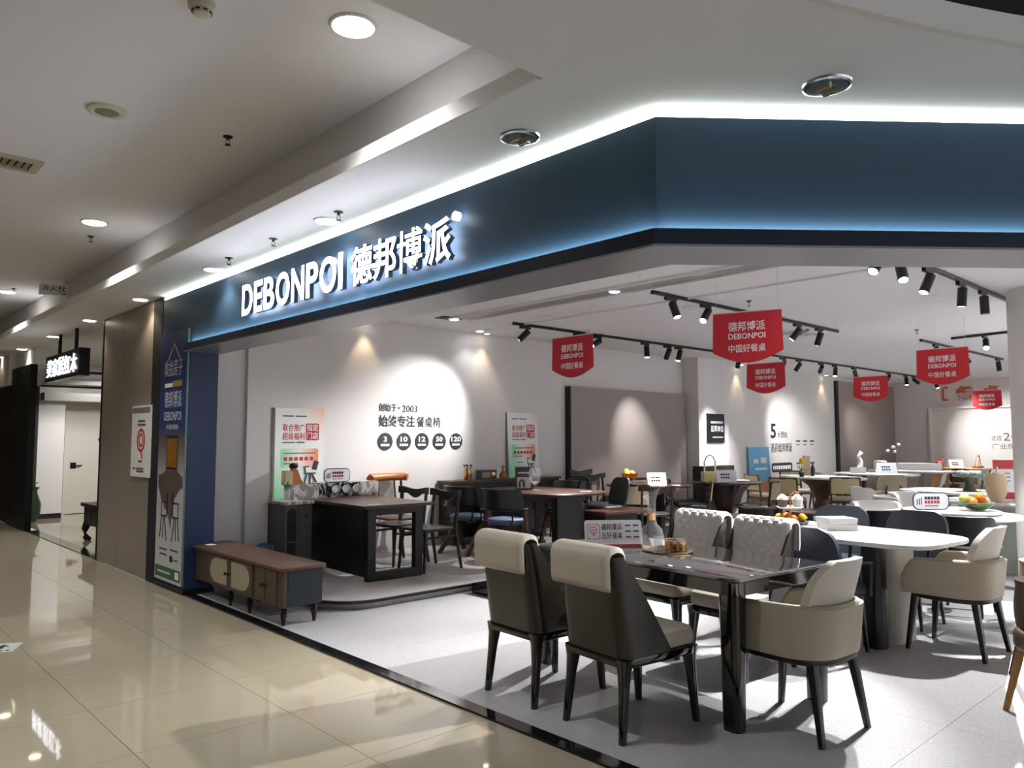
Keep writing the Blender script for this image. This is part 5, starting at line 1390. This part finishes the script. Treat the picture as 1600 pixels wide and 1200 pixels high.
bm = bmesh.new(); lathe(bm, [(0.06, 0), (0.1, 0.1), (0.11, 0.22), (0.1, 0.3), (0.08, 0.33), (0.07, 0.33), (0.05, 0.25), (0, 0.2)], 20); obj('body', bm, 'ceramic_tan', t)
bm = bmesh.new(); tube(bm, [(0, 0, 0.25), (0.06, 0, 0.4)], 0.01, 6); obj('spoon', bm, 'ceramic_white', t)
t = thing('menu_board', 'upright red and white menu board on the white island table', 'table sign', (10.45, 2.72, FB), R(-55))
t.scale = (0.9, 1, 0.9)
bx('board', 'acrylic', t, -0.14, 0.14, -0.01, 0.01, 0, 0.52); bx('header', 'red_lacquer', t, -0.14, 0.14, -0.013, -0.01, 0.4, 0.52); bx('footer', 'red_lacquer', t, -0.14, 0.14, -0.013, -0.01, 0.0, 0.1)
bx('base', 'acrylic', t, -0.12, 0.12, -0.05, 0.05, 0, 0.01)
for z in (0.34, 0.29, 0.24): bx('print_line', 'ink_grey', t, -0.1, 0.06, -0.0115, -0.01, z, z + 0.012)
t = thing('dining_table', 'round white table with a rotating tray and fruit at the right', 'table', (8.25, 2.62, 0))
top_slab(t, ell(0.6, 0.6, 56), 0.745, 0.775, 'marble_white', 0.01)
bm = bmesh.new(); lathe(bm, [(0.4, 0), (0.38, 0.03), (0.22, 0.2), (0.2, 0.6), (0.34, 0.745)], 28); obj('pedestal', bm, 'black_satin', t)
ls = thing('lazy_susan', 'white marble rotating tray on the round white table', 'rotating tray', (8.25, 2.62, 0.775))
bm = bmesh.new(); prism(bm, ell(0.2, 0.2, 24), 0, 0.014); obj('bearing', bm, 'chrome', ls)
bm = bmesh.new(); prism(bm, ell(0.43, 0.43, 48), 0.014, 0.034, 0.005); obj('disc', bm, 'marble_white', ls)
LZ = 0.809
bubble_sign((8.08, 2.74, LZ), R(-40), 0.36, 0.17, 'white speech-bubble sign on the rotating tray')
t = thing('fruit_bowl', 'green glass bowl with oranges on the rotating tray', 'bowl', (8.3, 2.4, LZ))
bm = bmesh.new(); lathe(bm, [(0.06, 0), (0.06, 0.01), (0.1, 0.03), (0.155, 0.08), (0.15, 0.085), (0.09, 0.036), (0, 0.02)], 24); obj('bowl', bm, 'glass_green', t)
for k, (x, y, z) in enumerate([(-0.07, 0.02, 0.085), (0.06, -0.03, 0.085), (0.0, 0.06, 0.085), (0.01, -0.02, 0.13), (-0.1, 0.08, 0.12)]):
    f_ = thing('fruit', '%s in the green glass bowl' % ['orange at the left', 'orange at the right', 'orange at the back', 'topmost orange', ''][k] if k < 4 else 'pale green fruit at the back of the green glass bowl', 'fruit', (8.3 + x, 2.4 + y, LZ + z), 0, 'fruit in the green bowl')
    bm = bmesh.new(); ball(bm, (0, 0, 0), 0.047); obj('flesh', bm, 'fruit_orange' if k < 4 else 'fruit_green', f_); bm = bmesh.new(); tube(bm, [(0, 0, 0.044), (0.003, 0, 0.052)], 0.004, 5); obj('stem', bm, 'leaf', f_)
blk = band_chair('leather_black', 'leather_black', 'black_satin', 'chrome', 'posts', 0.84)
blk(7.5, 3.1, R(-60), 'black barrel chair with a chrome rail between the navy chairs', 0, 'black barrel chairs with chrome rails')
blk(7.5, 2.3, R(-90), 'black barrel chair with a chrome rail right of the navy chairs', 0, 'black barrel chairs with chrome rails')
shellw = band_chair('leather_white', 'leather_white', 'oak', 'ceramic_white', 'posts', 0.82)
shellw(8.5, 3.35, R(150), 'white barrel chair behind the round white table, left', 0, 'white barrel chairs')
shellw(9.55, 3.55, R(-150), 'white barrel chair beside the island table, left', 0, 'white barrel chairs')
shellw(10.25, 3.65, R(-190), 'white barrel chair behind the island table', 0, 'white barrel chairs')
shellw(11.1, 4.5, R(-140), 'white barrel chair at the left end of the cake stand table', 0, 'white barrel chairs')
t = thing('stool', 'white-cushioned stool with black legs in front of the column', 'stool', (7.35, 1.55, 0))
bm = bmesh.new(); prism(bm, rrect(0.44, 0.44, 0.1, 5), 0.4, 0.48, 0.025); obj('seat', bm, 'leather_white', t)
bm = bmesh.new(); prism(bm, rrect(0.4, 0.4, 0.08, 4), 0.36, 0.4); obj('frame', bm, 'black_wood', t)
legs4(t, 'black_wood', 0.16, 0.16, -0.16, 0.37, (0.045, 0.045), 0.6, 0.03, 0.03, -0.03)

for x, y, z, a, s in ((4.3, 6.66, PZ + 0.752, 10, 'near corner of the brown-topped desk'), (7.3, 6.5, PZ + 0.752, -30, 'right end of the boat-shaped table'), (9.95, 7.0, FB, -20, 'front of the round brown table')):
    t = thing('price_card', 'small white price card lying at the %s' % s, 'card', (x, y, z), R(a), 'white price cards')
    bm = bmesh.new(); prism(bm, rrect(0.13, 0.09, 0.01, 3), 0.0, 0.003); obj('card', bm, 'paper', t, smooth=0)
    for k in range(2): bx('print_line', 'ink_grey', t, -0.045, 0.03, 0.012 - 0.03 * k, 0.02 - 0.03 * k, 0.003, 0.0034)
t = thing('waste_bin', 'small blue bin on the platform left of the grey counter cabinet', 'bin', (3.64, 7.72, PZ))
bm = bmesh.new(); lathe(bm, [(0.07, 0), (0.08, 0.02), (0.095, 0.26), (0.1, 0.27), (0.09, 0.27), (0.075, 0.03), (0, 0.025)], 20); obj('bucket', bm, 'leather_blue', t)
bm = bmesh.new(); lathe(bm, [(0.1, 0.27), (0.095, 0.3), (0.05, 0.32), (0, 0.325)], 20); obj('lid', bm, 'leather_blue', t)

# ================================================================== THINGS ON THE NEAR TABLES
TZ = 0.78
t = thing('table_sign', 'white acrylic sign with black characters and a diamond mark on the black table', 'table sign', (4.02, 3.33, TZ), R(-38))
t.scale = (1.08, 1.1, 1.3)
bm = bmesh.new()
M = Matrix.Rotation(R(-18), 4, 'X')
prism(bm, rrect(0.36, 0.125, 0.015, 4, 0, 0.075), 0, 0.006, M=M @ Matrix.Rotation(R(90), 4, 'X')); obj('plate', bm, 'acrylic', t, smooth=0)
bm = bmesh.new(); box(bm, -0.18, 0.18, -0.008, 0.06, 0.0, 0.014); obj('foot', bm, 'acrylic_red', t, bev=0.002)
cut = bpy.data.objects.new('print_layer', None); COL.objects.link(cut)
cut.parent = t; cut.rotation_euler = (R(-18), 0, 0)
text(cut, '德邦博派', -0.075, 0.085, 0.13, 0.034, 'ink_black', -0.0065, bold=0.008)
text(cut, '五好餐桌', -0.075, 0.04, 0.13, 0.034, 'ink_black', -0.0065, bold=0.008)
bm = bmesh.new(); loft(bm, [[(x, y, z) for x, z in rrect(s, s, 0.01, 3, -0.125, 0.078)] for s, y in ((0.078, -0.0062), (0.078, -0.0072), (0.073, -0.0072), (0.073, -0.0062))], cap=False); obj('logo_frame', bm, 'ink_red', cut)
bm = bmesh.new()
for a, b in (((-0.15, 0.088), (-0.14, 0.102)), ((-0.14, 0.102), (-0.11, 0.102)), ((-0.11, 0.102), (-0.1, 0.088)), ((-0.15, 0.088), (-0.125, 0.055)), ((-0.125, 0.055), (-0.1, 0.088)), ((-0.14, 0.088), (-0.125, 0.066)), ((-0.11, 0.088), (-0.125, 0.066)), ((-0.14, 0.088), (-0.11, 0.088))):
    tube(bm, [(a[0], -0.0068, a[1]), (b[0], -0.0068, b[1])], 0.0016, 5)
obj('logo_diamond', bm, 'ink_red', cut)
for k in range(3):
    for j in range(2): bx('print_line', 'ink_grey', cut, 0.075 + 0.05 * j, 0.11 + 0.05 * j, -0.0067, -0.006, 0.105 - 0.03 * k, 0.113 - 0.03 * k)
tr = thing('mirror_tray', 'round mirrored tray under the carafe on the black table', 'tray', (4.13, 2.98, TZ))
bm = bmesh.new(); lathe(bm, [(0.16, 0), (0.165, 0.004), (0.165, 0.008), (0, 0.0085)], 40); obj('disc', bm, 'mirror', tr); bm = bmesh.new(); tube(bm, [(0.163 * math.cos(2 * PI * k / 32), 0.163 * math.sin(2 * PI * k / 32), 0.009) for k in range(33)], 0.004, 6); obj('rim', bm, 'gold', tr)
cf = thing('carafe', 'clear glass carafe with a slanted spout and gold collar on the mirrored tray', 'carafe', (4.06, 3.05, TZ + 0.009))
cf.scale = (1.15, 1.15, 1.17)
bm = bmesh.new()
prof = [(0.045, 0.0), (0.062, 0.02), (0.07, 0.06), (0.06, 0.11), (0.03, 0.14), (0.024, 0.17), (0.024, 0.26), (0.03, 0.28), (0.05, 0.31)]
n = 28
def ring(r, z, tilt=0.0): return [(r * math.cos(2 * PI * i / n), r * math.sin(2 * PI * i / n), z + tilt * (math.cos(2 * PI * i / n - R(-45)))) for i in range(n)]
rings = [ring(r, z, 0.025 if k == 8 else (0.008 if k == 7 else 0)) for k, (r, z) in enumerate(prof)]
rings += [ring(r - 0.003, z + (0.004 if k == 0 else 0), 0.025 if k == 8 else (0.008 if k == 7 else 0)) for k, (r, z) in reversed(list(enumerate(prof)))]
loft(bm, rings); obj('glass_body', bm, 'glass', cf)
bm = bmesh.new(); lathe(bm, [(0.0245, 0.16), (0.0255, 0.16), (0.0255, 0.2), (0.0245, 0.2)], 24); obj('collar', bm, 'gold', cf)
for k, (x, y) in enumerate([(0.06, -0.07), (0.0, -0.1), (0.11, -0.02), (0.06, 0.04), (-0.02, -0.06)]):
    g = thing('gold_cup', 'small ribbed gold glass cup beside the carafe, %s' % ['middle of the cluster', 'nearest the camera', 'at the right', 'behind the others', 'beside the carafe foot'][k], 'cup', (4.13 + x * 0.9, 2.97 + y * 0.8, TZ + 0.009), 0, 'gold cups on the mirrored tray')
    bm = bmesh.new(); nn = 24
    rr = lambda r, z: [(r * (1 + 0.05 * (i % 2)) * math.cos(2 * PI * i / nn), r * (1 + 0.05 * (i % 2)) * math.sin(2 * PI * i / nn), z) for i in range(nn)]
    loft(bm, [rr(0.024, 0), rr(0.03, 0.01), rr(0.031, 0.06), rr(0.028, 0.06), rr(0.026, 0.012)]); obj('cup_body', bm, 'gold' if k % 2 else 'copper', g)
    bm = bmesh.new(); lathe(bm, [(0.031, 0.058), (0.033, 0.062), (0.028, 0.064)], 24); obj('rim', bm, 'chrome', g)
for k, (z, s) in enumerate(((0.0, 'lower'), (0.048, 'upper'))):
    b_ = thing('white_box', '%s flat white box of the stack on the white marble table' % s, 'box', (6.08, 2.76, TZ + z), R(-42 + 6 * k), 'stacked white boxes')
    bx('tray', 'paper', b_, -0.115, 0.115, -0.1, 0.1, 0, 0.022); bx('lid', 'ceramic_white', b_, -0.118, 0.118, -0.103, 0.103, 0.02, 0.047, 0.002)
cs = thing('cake_stand', 'copper tiered cake stand with treats on the white marble table', 'cake stand', (6.22, 3.22, TZ))
bm = bmesh.new(); lathe(bm, [(0.0, 0), (0.13, 0.0), (0.15, 0.02), (0.145, 0.022), (0, 0.008)], 28); obj('lower_plate', bm, 'chrome', cs)
bm = bmesh.new(); tube(bm, [(0, 0, 0), (0, 0, 0.24), (0.03, -0.03, 0.27), (0.06, -0.05, 0.26)], 0.008, 8); obj('stem', bm, 'copper', cs)
bm = bmesh.new(); lathe(bm, [(0.0, 0.125), (0.09, 0.125), (0.11, 0.14), (0.105, 0.142), (0, 0.133)], 28); obj('upper_plate', bm, 'ceramic_white', cs)
for k in range(4):
    a = 0.8 + k * 1.5
    c_ = thing('lemon', '%s on the lower plate of the copper cake stand' % ['small orange fruit at the back', 'yellow lemon at the left', 'small orange fruit at the front', 'yellow lemon at the right'][k], 'fruit', (6.22 + 0.09 * math.cos(a), 3.22 + 0.09 * math.sin(a), TZ + 0.05), a, 'lemons on the cake stand')
    bm = bmesh.new(); ball(bm, (0, 0, 0), 0.038, 0.95); obj('flesh', bm, 'fruit_yellow' if k % 2 else 'fruit_orange', c_); bm = bmesh.new(); ball(bm, (0.037, 0, 0), 0.01, 1, 6); obj('tip', bm, 'fruit_yellow', c_)
for k, (x, y, m, s) in enumerate([(-0.055, 0.04, 'leather_brown', 'brown'), (0.05, -0.04, 'paper', 'white')]):
    c_ = thing('cupcake', '%s cupcake on the upper plate of the copper cake stand' % s, 'cake', (6.22 + x, 3.22 + y, TZ + 0.141))
    bm = bmesh.new(); lathe(bm, [(0.035, 0), (0.045, 0.06), (0, 0.062)], 16); obj('case', bm, m, c_); bm = bmesh.new(); lathe(bm, [(0.047, 0.06), (0.04, 0.08), (0.02, 0.1), (0, 0.11)], 16); obj('icing', bm, 'paper', c_)
t = thing('glass_dish', 'low glass dish beside the copper cake stand', 'glass', (6.38, 2.98, TZ))
bm = bmesh.new(); lathe(bm, [(0.05, 0), (0.1, 0.03), (0.11, 0.06), (0.105, 0.06), (0.09, 0.033), (0, 0.008)], 24); obj('dish', bm, 'glass', t)
# ================================================================== RED HANGING BANNERS
bn = thing('hanging_banner', '', 'banner', group='red hanging banners')
pts = [(-0.3, 0.0), (0.3, 0.0), (0.31, -0.36)] + [(0.31 - 0.62 * k / 12, -0.36 - 0.1 * math.sin(PI * k / 12)) for k in range(1, 12)] + [(-0.31, -0.36)]
bm = bmesh.new(); prism(bm, pts, -0.004, 0.004, M=Matrix.Rotation(R(90), 4, 'X')); obj('sheet', bm, 'banner_red', bn, smooth=0)
bx('top_batten', 'banner_edge', bn, -0.302, 0.302, -0.006, 0.006, -0.006, 0.004)
for s in (-1, 1):
    bm = bmesh.new(); tube(bm, [(s * 0.27, 0, 0), (s * 0.27, 0, 0.37)], 0.0015, 5); obj('cord', bm, 'ink_pale', bn)
text(bn, '德邦博派', -0.165, -0.175, 0.325, 0.088, 'ink_white', -0.0045, bold=0.01)
text(bn, 'DEBONPOI', -0.165, -0.245, 0.325, 0.052, 'ink_white', -0.0045, bold=0.015)
text(bn, '中国好餐桌', -0.165, -0.365, 0.325, 0.072, 'ink_white', -0.0045, bold=0.005)
BANNERS = [(6.23, 5.73, -90, 'smallest of the near pair, left of the taupe panel'), (6.15, 3.55, -74, 'the largest one, hanging highest in the photo'),
           (10.59, 5.82, -88, 'hanging just below the largest banner'), (14.3, 5.79, -88, 'over the far taupe panel edge'),
           (10.49, 3.36, -92, 'second largest, at the right'), (20.5, 5.63, -90, 'farthest, beside the orange characters')]

# ================================================================== TRACK LIGHTING
def track(x0, y0, x1, y1, label):
    L = math.hypot(x1 - x0, y1 - y0)
    t = thing('light_track', label, 'light track', (x0, y0, 3.0), math.atan2(y1 - y0, x1 - x0), 'black ceiling light tracks')
    bx('rail', 'dark_metal', t, 0, L, -0.018, 0.018, -0.035, -0.003, 0.003)
    bx('groove', 'black_satin', t, 0.02, L - 0.02, -0.008, 0.008, -0.037, -0.035)
    bx('end_cap', 'dark_metal', t, -0.012, 0.0, -0.02, 0.02, -0.038, 0.0); bx('end_cap', 'dark_metal', t, L, L + 0.012, -0.02, 0.02, -0.038, 0.0)
    for k in range(int(L // 1.5) + 1): bx('clip', 'dark_metal', t, 0.2 + 1.5 * k, 0.24 + 1.5 * k, -0.02, 0.02, -0.01, 0.0)
track(6.72, 7.2, 12.3, 7.2, 'long black light track nearest the side wall, left piece')
track(12.4, 6.85, 21.4, 6.85, 'long black light track above the far tables')
track(6.3, 4.68, 10.5, 4.68, 'black light track behind the largest red banner')
track(5.75, 2.36, 9.4, 2.36, 'black light track nearest the right fascia')
track(12.4, 4.25, 16.5, 4.25, 'black light track behind the second largest banner')
track(12.5, 3.85, 12.3, 3.0, 'short black light track running crosswise near the column')
GAIN = 4.6
ORD = ['first', 'second', 'third', 'fourth', 'fifth', 'sixth', 'seventh', 'eighth', 'ninth', 'tenth']
def head(x, y, aim, label, lit=True, power=0.0, ang=40, col=(1, 1, 1), blend=0.5, s=1.0):
    """track spotlight hanging at (x,y), its barrel turned towards aim"""
    t = thing('track_spotlight', label, 'spotlight', (x, y, 2.965), 0, 'black track spotlights')
    bx('adapter', 'dark_metal', t, -0.09 * s, 0.09 * s, -0.017, 0.017, -0.035, 0.0, 0.003)
    piv = Vector((0.04, 0, -0.075)) * s
    bm = bmesh.new(); tube(bm, [(0.04 * s, 0, -0.03), piv], 0.009, 8); obj('stem', bm, 'dark_metal', t)
    d = (Vector(aim) - Vector((x, y, 2.9))).normalized()
    M = Matrix.Translation(piv) @ d.to_track_quat('Z', 'Y').to_matrix().to_4x4()
    r, L = 0.042 * s, 0.15 * s
    bm = bmesh.new(); lathe(bm, [(r * 0.9, -0.03 * s), (r, -0.025 * s), (r, L), (r * 0.88, L), (r * 0.86, L - 0.012)], 20, M=M); obj('barrel', bm, 'dark_metal', t)
    bm = bmesh.new(); lathe(bm, [(r * 0.88, L - 0.01), (r * 0.84, L - 0.002), (0, L + 0.002)], 20, M=M); obj('lens', bm, 'lens_cool' if lit else 'lens_off', t)
    if power:
        p = Vector((x, y, 2.965)) + piv + d * (L + 0.02)
        spot(t, p, aim, power * GAIN, ang, blend, col, 0.03)
BL = 0.95
W2 = (1.0, 0.985, 0.975)
near_track = [((6.92, 7.2), (5.95, 8.35, 1.55), 62, 74), ((7.95, 7.2), (7.0, 6.6, 0.8), 150, 50), ((8.35, 7.2), (4.5, 7.65, 1.0), 190, 40), ((9.47, 7.2), (9.3, 6.9, 0.0), 120, 60),
              ((10.05, 7.2), (10.5, 8.25, 1.45), 46, 50), ((10.35, 7.2), (9.7, 7.4, 0.75), 90, 60), ((12.15, 7.2), (12.55, 8.0, 1.0), 36, 54)]
for k, (p, a, pw, an) in enumerate(near_track):
    head(p[0], p[1], a, 'black track spotlight, %s from the left on the track nearest the side wall' % ORD[k], True, pw, an, W2, BL)
far_track = [((13.1, 6.85), (12.3, 7.3, 0.8), 120, 60), ((13.7, 6.85), (13.3, 8.3, 0.7), 45, 45), ((14.6, 6.85), (16.2, 8.35, 1.4), 62, 58), ((15.2, 6.85), (14.7, 6.8, 0.8), 110, 60),
             ((16.1, 6.85), (16.6, 6.6, 0.8), 110, 60), ((17.9, 6.85), (19.6, 8.3, 1.6), 30, 40), ((18.9, 6.85), (18.6, 6.6, 0.8), 130, 60), ((19.4, 6.85), (22.0, 5.7, 1.3), 90, 58), ((20.8, 6.85), (20.6, 6.0, 0.8), 130, 60)]
for k, (p, a, pw, an) in enumerate(far_track):
    head(p[0], p[1], a, 'black track spotlight, %s from the left on the track above the far tables' % ORD[k], True, pw, an, W2, BL)
mid_track = [((6.6, 4.68), (6.4, 3.4, 0.0), 120, 60), ((7.25, 4.68), (4.6, 4.6, 0.0), 360, 50), ((9.35, 4.68), (8.4, 6.4, 0.4), 160, 50), ((9.95, 4.68), (9.9, 5.6, 0.3), 150, 60)]
for k, (p, a, pw, an) in enumerate(mid_track):
    head(p[0], p[1], a, 'black track spotlight, %s from the left on the track behind the largest banner' % ORD[k], True, pw, an, W2, BL)
right_track = [((6.05, 2.36), (4.0, 2.8, 0.5), 140, 58), ((6.45, 2.36), (5.0, 1.4, 0.0), 115, 64), ((7.1, 2.36), (6.1, 2.9, 0.7), 85, 50), ((7.95, 2.36), (8.1, 2.6, 0.7), 85, 60), ((8.6, 2.36), (8.6, 2.3, 0.0), 0, 40)]
for k, (p, a, pw, an) in enumerate(right_track):
    head(p[0], p[1], a, 'black track spotlight, %s from the left on the track nearest the right fascia' % ORD[k], pw > 0, pw, an, W2)
for k, (p, a, pw, an) in enumerate([((13.0, 4.25), (12.0, 3.7, 0.8), 140, 60), ((14.3, 4.25), (16.0, 3.4, 0.8), 120, 60), ((16.2, 4.25), (16.2, 4.0, 0.0), 0, 40)]):
    head(p[0], p[1], a, 'black track spotlight, %s from the left on the track behind the second largest banner' % ORD[k], pw > 0, pw, an, W2)
track(7.6, 0.3, 17.0, 0.3, 'black light track added out of view at the right for fill light, nearer one')
track(7.6, -1.6, 17.0, -1.6, 'black light track added out of view at the right for fill light, farther one')
for yy, nm in ((0.3, 'nearer'), (-1.6, 'farther')):  # unseen tracks and heads added as fill for the shop
    for k in range(6):
        head(8.2 + 1.6 * k, yy, (8.4 + 1.6 * k, yy + 0.4 * (-1) ** k, 0.4), 'black track spotlight, %s from the left on the %s fill track added out of view at the right' % (ORD[k], nm), True, 150, 80, W2)
head(12.4, 3.4, (10.4, 2.8, 0.75), 'black track spotlight on the short crosswise track near the column', True, 160, 60, W2)
# warm wall washers recessed close to the side wall
for x, s in [(5.2, 'left of the black lettering'), (7.15, 'right of the black lettering'), (14.0, 'left of the black numeral'), (15.3, 'above the black numeral'), (17.8, 'right of the black numeral'), (20.3, 'above the far taupe panel')]:
    downlight((x, 8.23, 3.0), 0.045, 'lens_warm', 'tiny warm wall-washer downlight at the side wall %s' % s, 'warm wall washers', 14, (1.0, 0.74, 0.46), 70)

# ================================================================== WALL GRAPHICS
g = thing('wall_lettering', 'black company slogan lettering on the bright side wall', 'lettering', (5.43, 8.35, 1.4))
text(g, '创始于', 0.0, 0.45, 0.27, 0.1, 'badge_dark', -0.001, 0.006)
text(g, '2003', 0.36, 0.445, 0.24, 0.09, 'badge_dark', -0.001, 0.006)
bm = bmesh.new(); prism(bm, [(0.3, 0.48), (0.33, 0.495), (0.3, 0.51)], 0.001, 0.007, M=Matrix.Rotation(R(90), 4, 'X')); obj('arrow', bm, 'badge_dark', g)
text(g, '始终专注', 0.0, 0.25, 0.56, 0.15, 'badge_dark', -0.001, 0.006, bold=0.012)
text(g, '餐桌椅', 0.59, 0.25, 0.4, 0.14, 'badge_dark', -0.001, 0.006)
for k, s in enumerate(['3', '10', '12', '50', '120']):
    c = thing('wall_badge', 'round dark wall badge below the slogan, bearing the number %s, %s from the left' % (s, ORD[k]), 'badge', (5.53 + 0.29 * k, 8.35, 1.46), 0, 'round wall badges')
    bm = bmesh.new(); lathe(bm, [(0.112, 0), (0.112, 0.006), (0, 0.006)], 36, M=Matrix.Rotation(R(90), 4, 'X')); obj('disc', bm, 'badge_dark', c, smooth=0.5)
    wd = 0.05 * len(s) + 0.01 * (len(s) - 1)
    text(c, s, -wd / 2, -0.005, wd, 0.07, 'ink_white', -0.0065, 0.001, bold=0.03)
    for j in range(4): bx('print_character', 'ink_white', c, -0.068 + 0.034 * j, -0.04 + 0.034 * j, -0.0075, -0.006, -0.06, -0.03)
g = thing('wall_lettering', 'black numeral five with reasons lettering on the far side wall', 'lettering', (15.35, 8.35, 0.95))
text(g, '5', 0.0, 0.55, 0.22, 0.32, 'ink_black', -0.001, 0.006, bold=0.02)
text(g, '大理由', 0.28, 0.56, 0.42, 0.15, 'ink_grey', -0.001, 0.006)
text(g, '选择德邦博派', 0.0, 0.25, 0.92, 0.2, 'ink_grey', -0.001, 0.006)
bm = bmesh.new(); prism(bm, rrect(0.9, 0.2, 0.06, 4, 0.46, -0.08), 0.0, 0.006, M=Matrix.Rotation(R(90), 4, 'X')); obj('caption_bar', bm, 'badge_dark', g, smooth=0)
for j in range(10): bx('print_character', 'ink_white', g, 0.06 + 0.08 * j, 0.12 + 0.08 * j, -0.0075, -0.006, -0.12, -0.04)
for i in range(3):
    for j in range(2):
        bx('print_line', 'ink_grey', g, 1.12 + 0.33 * i, 1.32 + 0.33 * i, -0.003, -0.001, 0.47 - 0.5 * j, 0.51 - 0.5 * j)
        bx('print_line', 'ink_grey', g, 1.14 + 0.33 * i, 1.28 + 0.33 * i, -0.003, -0.001, 0.4 - 0.5 * j, 0.42 - 0.5 * j)
g = thing('wall_plaque', 'black square plaque with white characters on the pier', 'plaque', (12.35, 8.0, 1.42))
bx('plate', 'plate_black', g, 0.0, 0.58, -0.02, 0, 0, 0.54, 0.003)
text(g, '起草单位', 0.12, 0.2, 0.42, 0.12, 'ink_white', -0.0205, 0.001, bold=0.012)
for j in range(8): bx('print_character', 'ink_pale', g, 0.12 + 0.052 * j, 0.16 + 0.052 * j, -0.0215, -0.02, 0.36, 0.4)
bx('print_line', 'ink_pale', g, 0.17, 0.52, -0.0215, -0.02, 0.09, 0.115)
g = thing('end_wall_lettering', 'orange bracketed characters high on the far end wall', 'lettering', (22.0, 7.05, 2.5), R(-90))
bm = bmesh.new()
for a, b in (((0.0, 0.0), (0.0, 0.32)), ((0.0, 0.0), (0.12, 0.0)), ((0.0, 0.32), (0.12, 0.32))): tube(bm, [(a[0], -0.02, a[1]), (b[0], -0.02, b[1])], 0.022, 6)
obj('bracket', bm, 'ink_orange', g)
text(g, '餐', 0.3, -0.02, 0.4, 0.36, 'ink_orange', -0.001, 0.02, bold=0.02); text(g, '桌', 0.9, -0.02, 0.4, 0.36, 'ink_orange', -0.001, 0.02, bold=0.02)
g = thing('end_wall_text', 'dark numeral twenty lettering in the white spot on the far end wall', 'lettering', (22.0, 5.98, 1.3), R(-90))
text(g, '达成', 0.0, 0.14, 0.22, 0.13, 'ink_grey', -0.001, 0.004); text(g, '20', 0.26, 0.14, 0.32, 0.2, 'ink_grey', -0.001, 0.004); text(g, '广业保基', 0.0, -0.06, 0.68, 0.13, 'ink_grey', -0.001, 0.004)
flush_text()
# copies of the banner once its lettering is there
for k, (x, y, a, s) in enumerate(BANNERS):
    if k == 0:
        bn.location = (x, y, 2.63); bn.rotation_euler[2] = R(a); bn['label'] = 'red pennant banner with white characters, ' + s
    else:
        dup(bn, (x, y, 2.63), R(a), 'red pennant banner with white characters, ' + s)
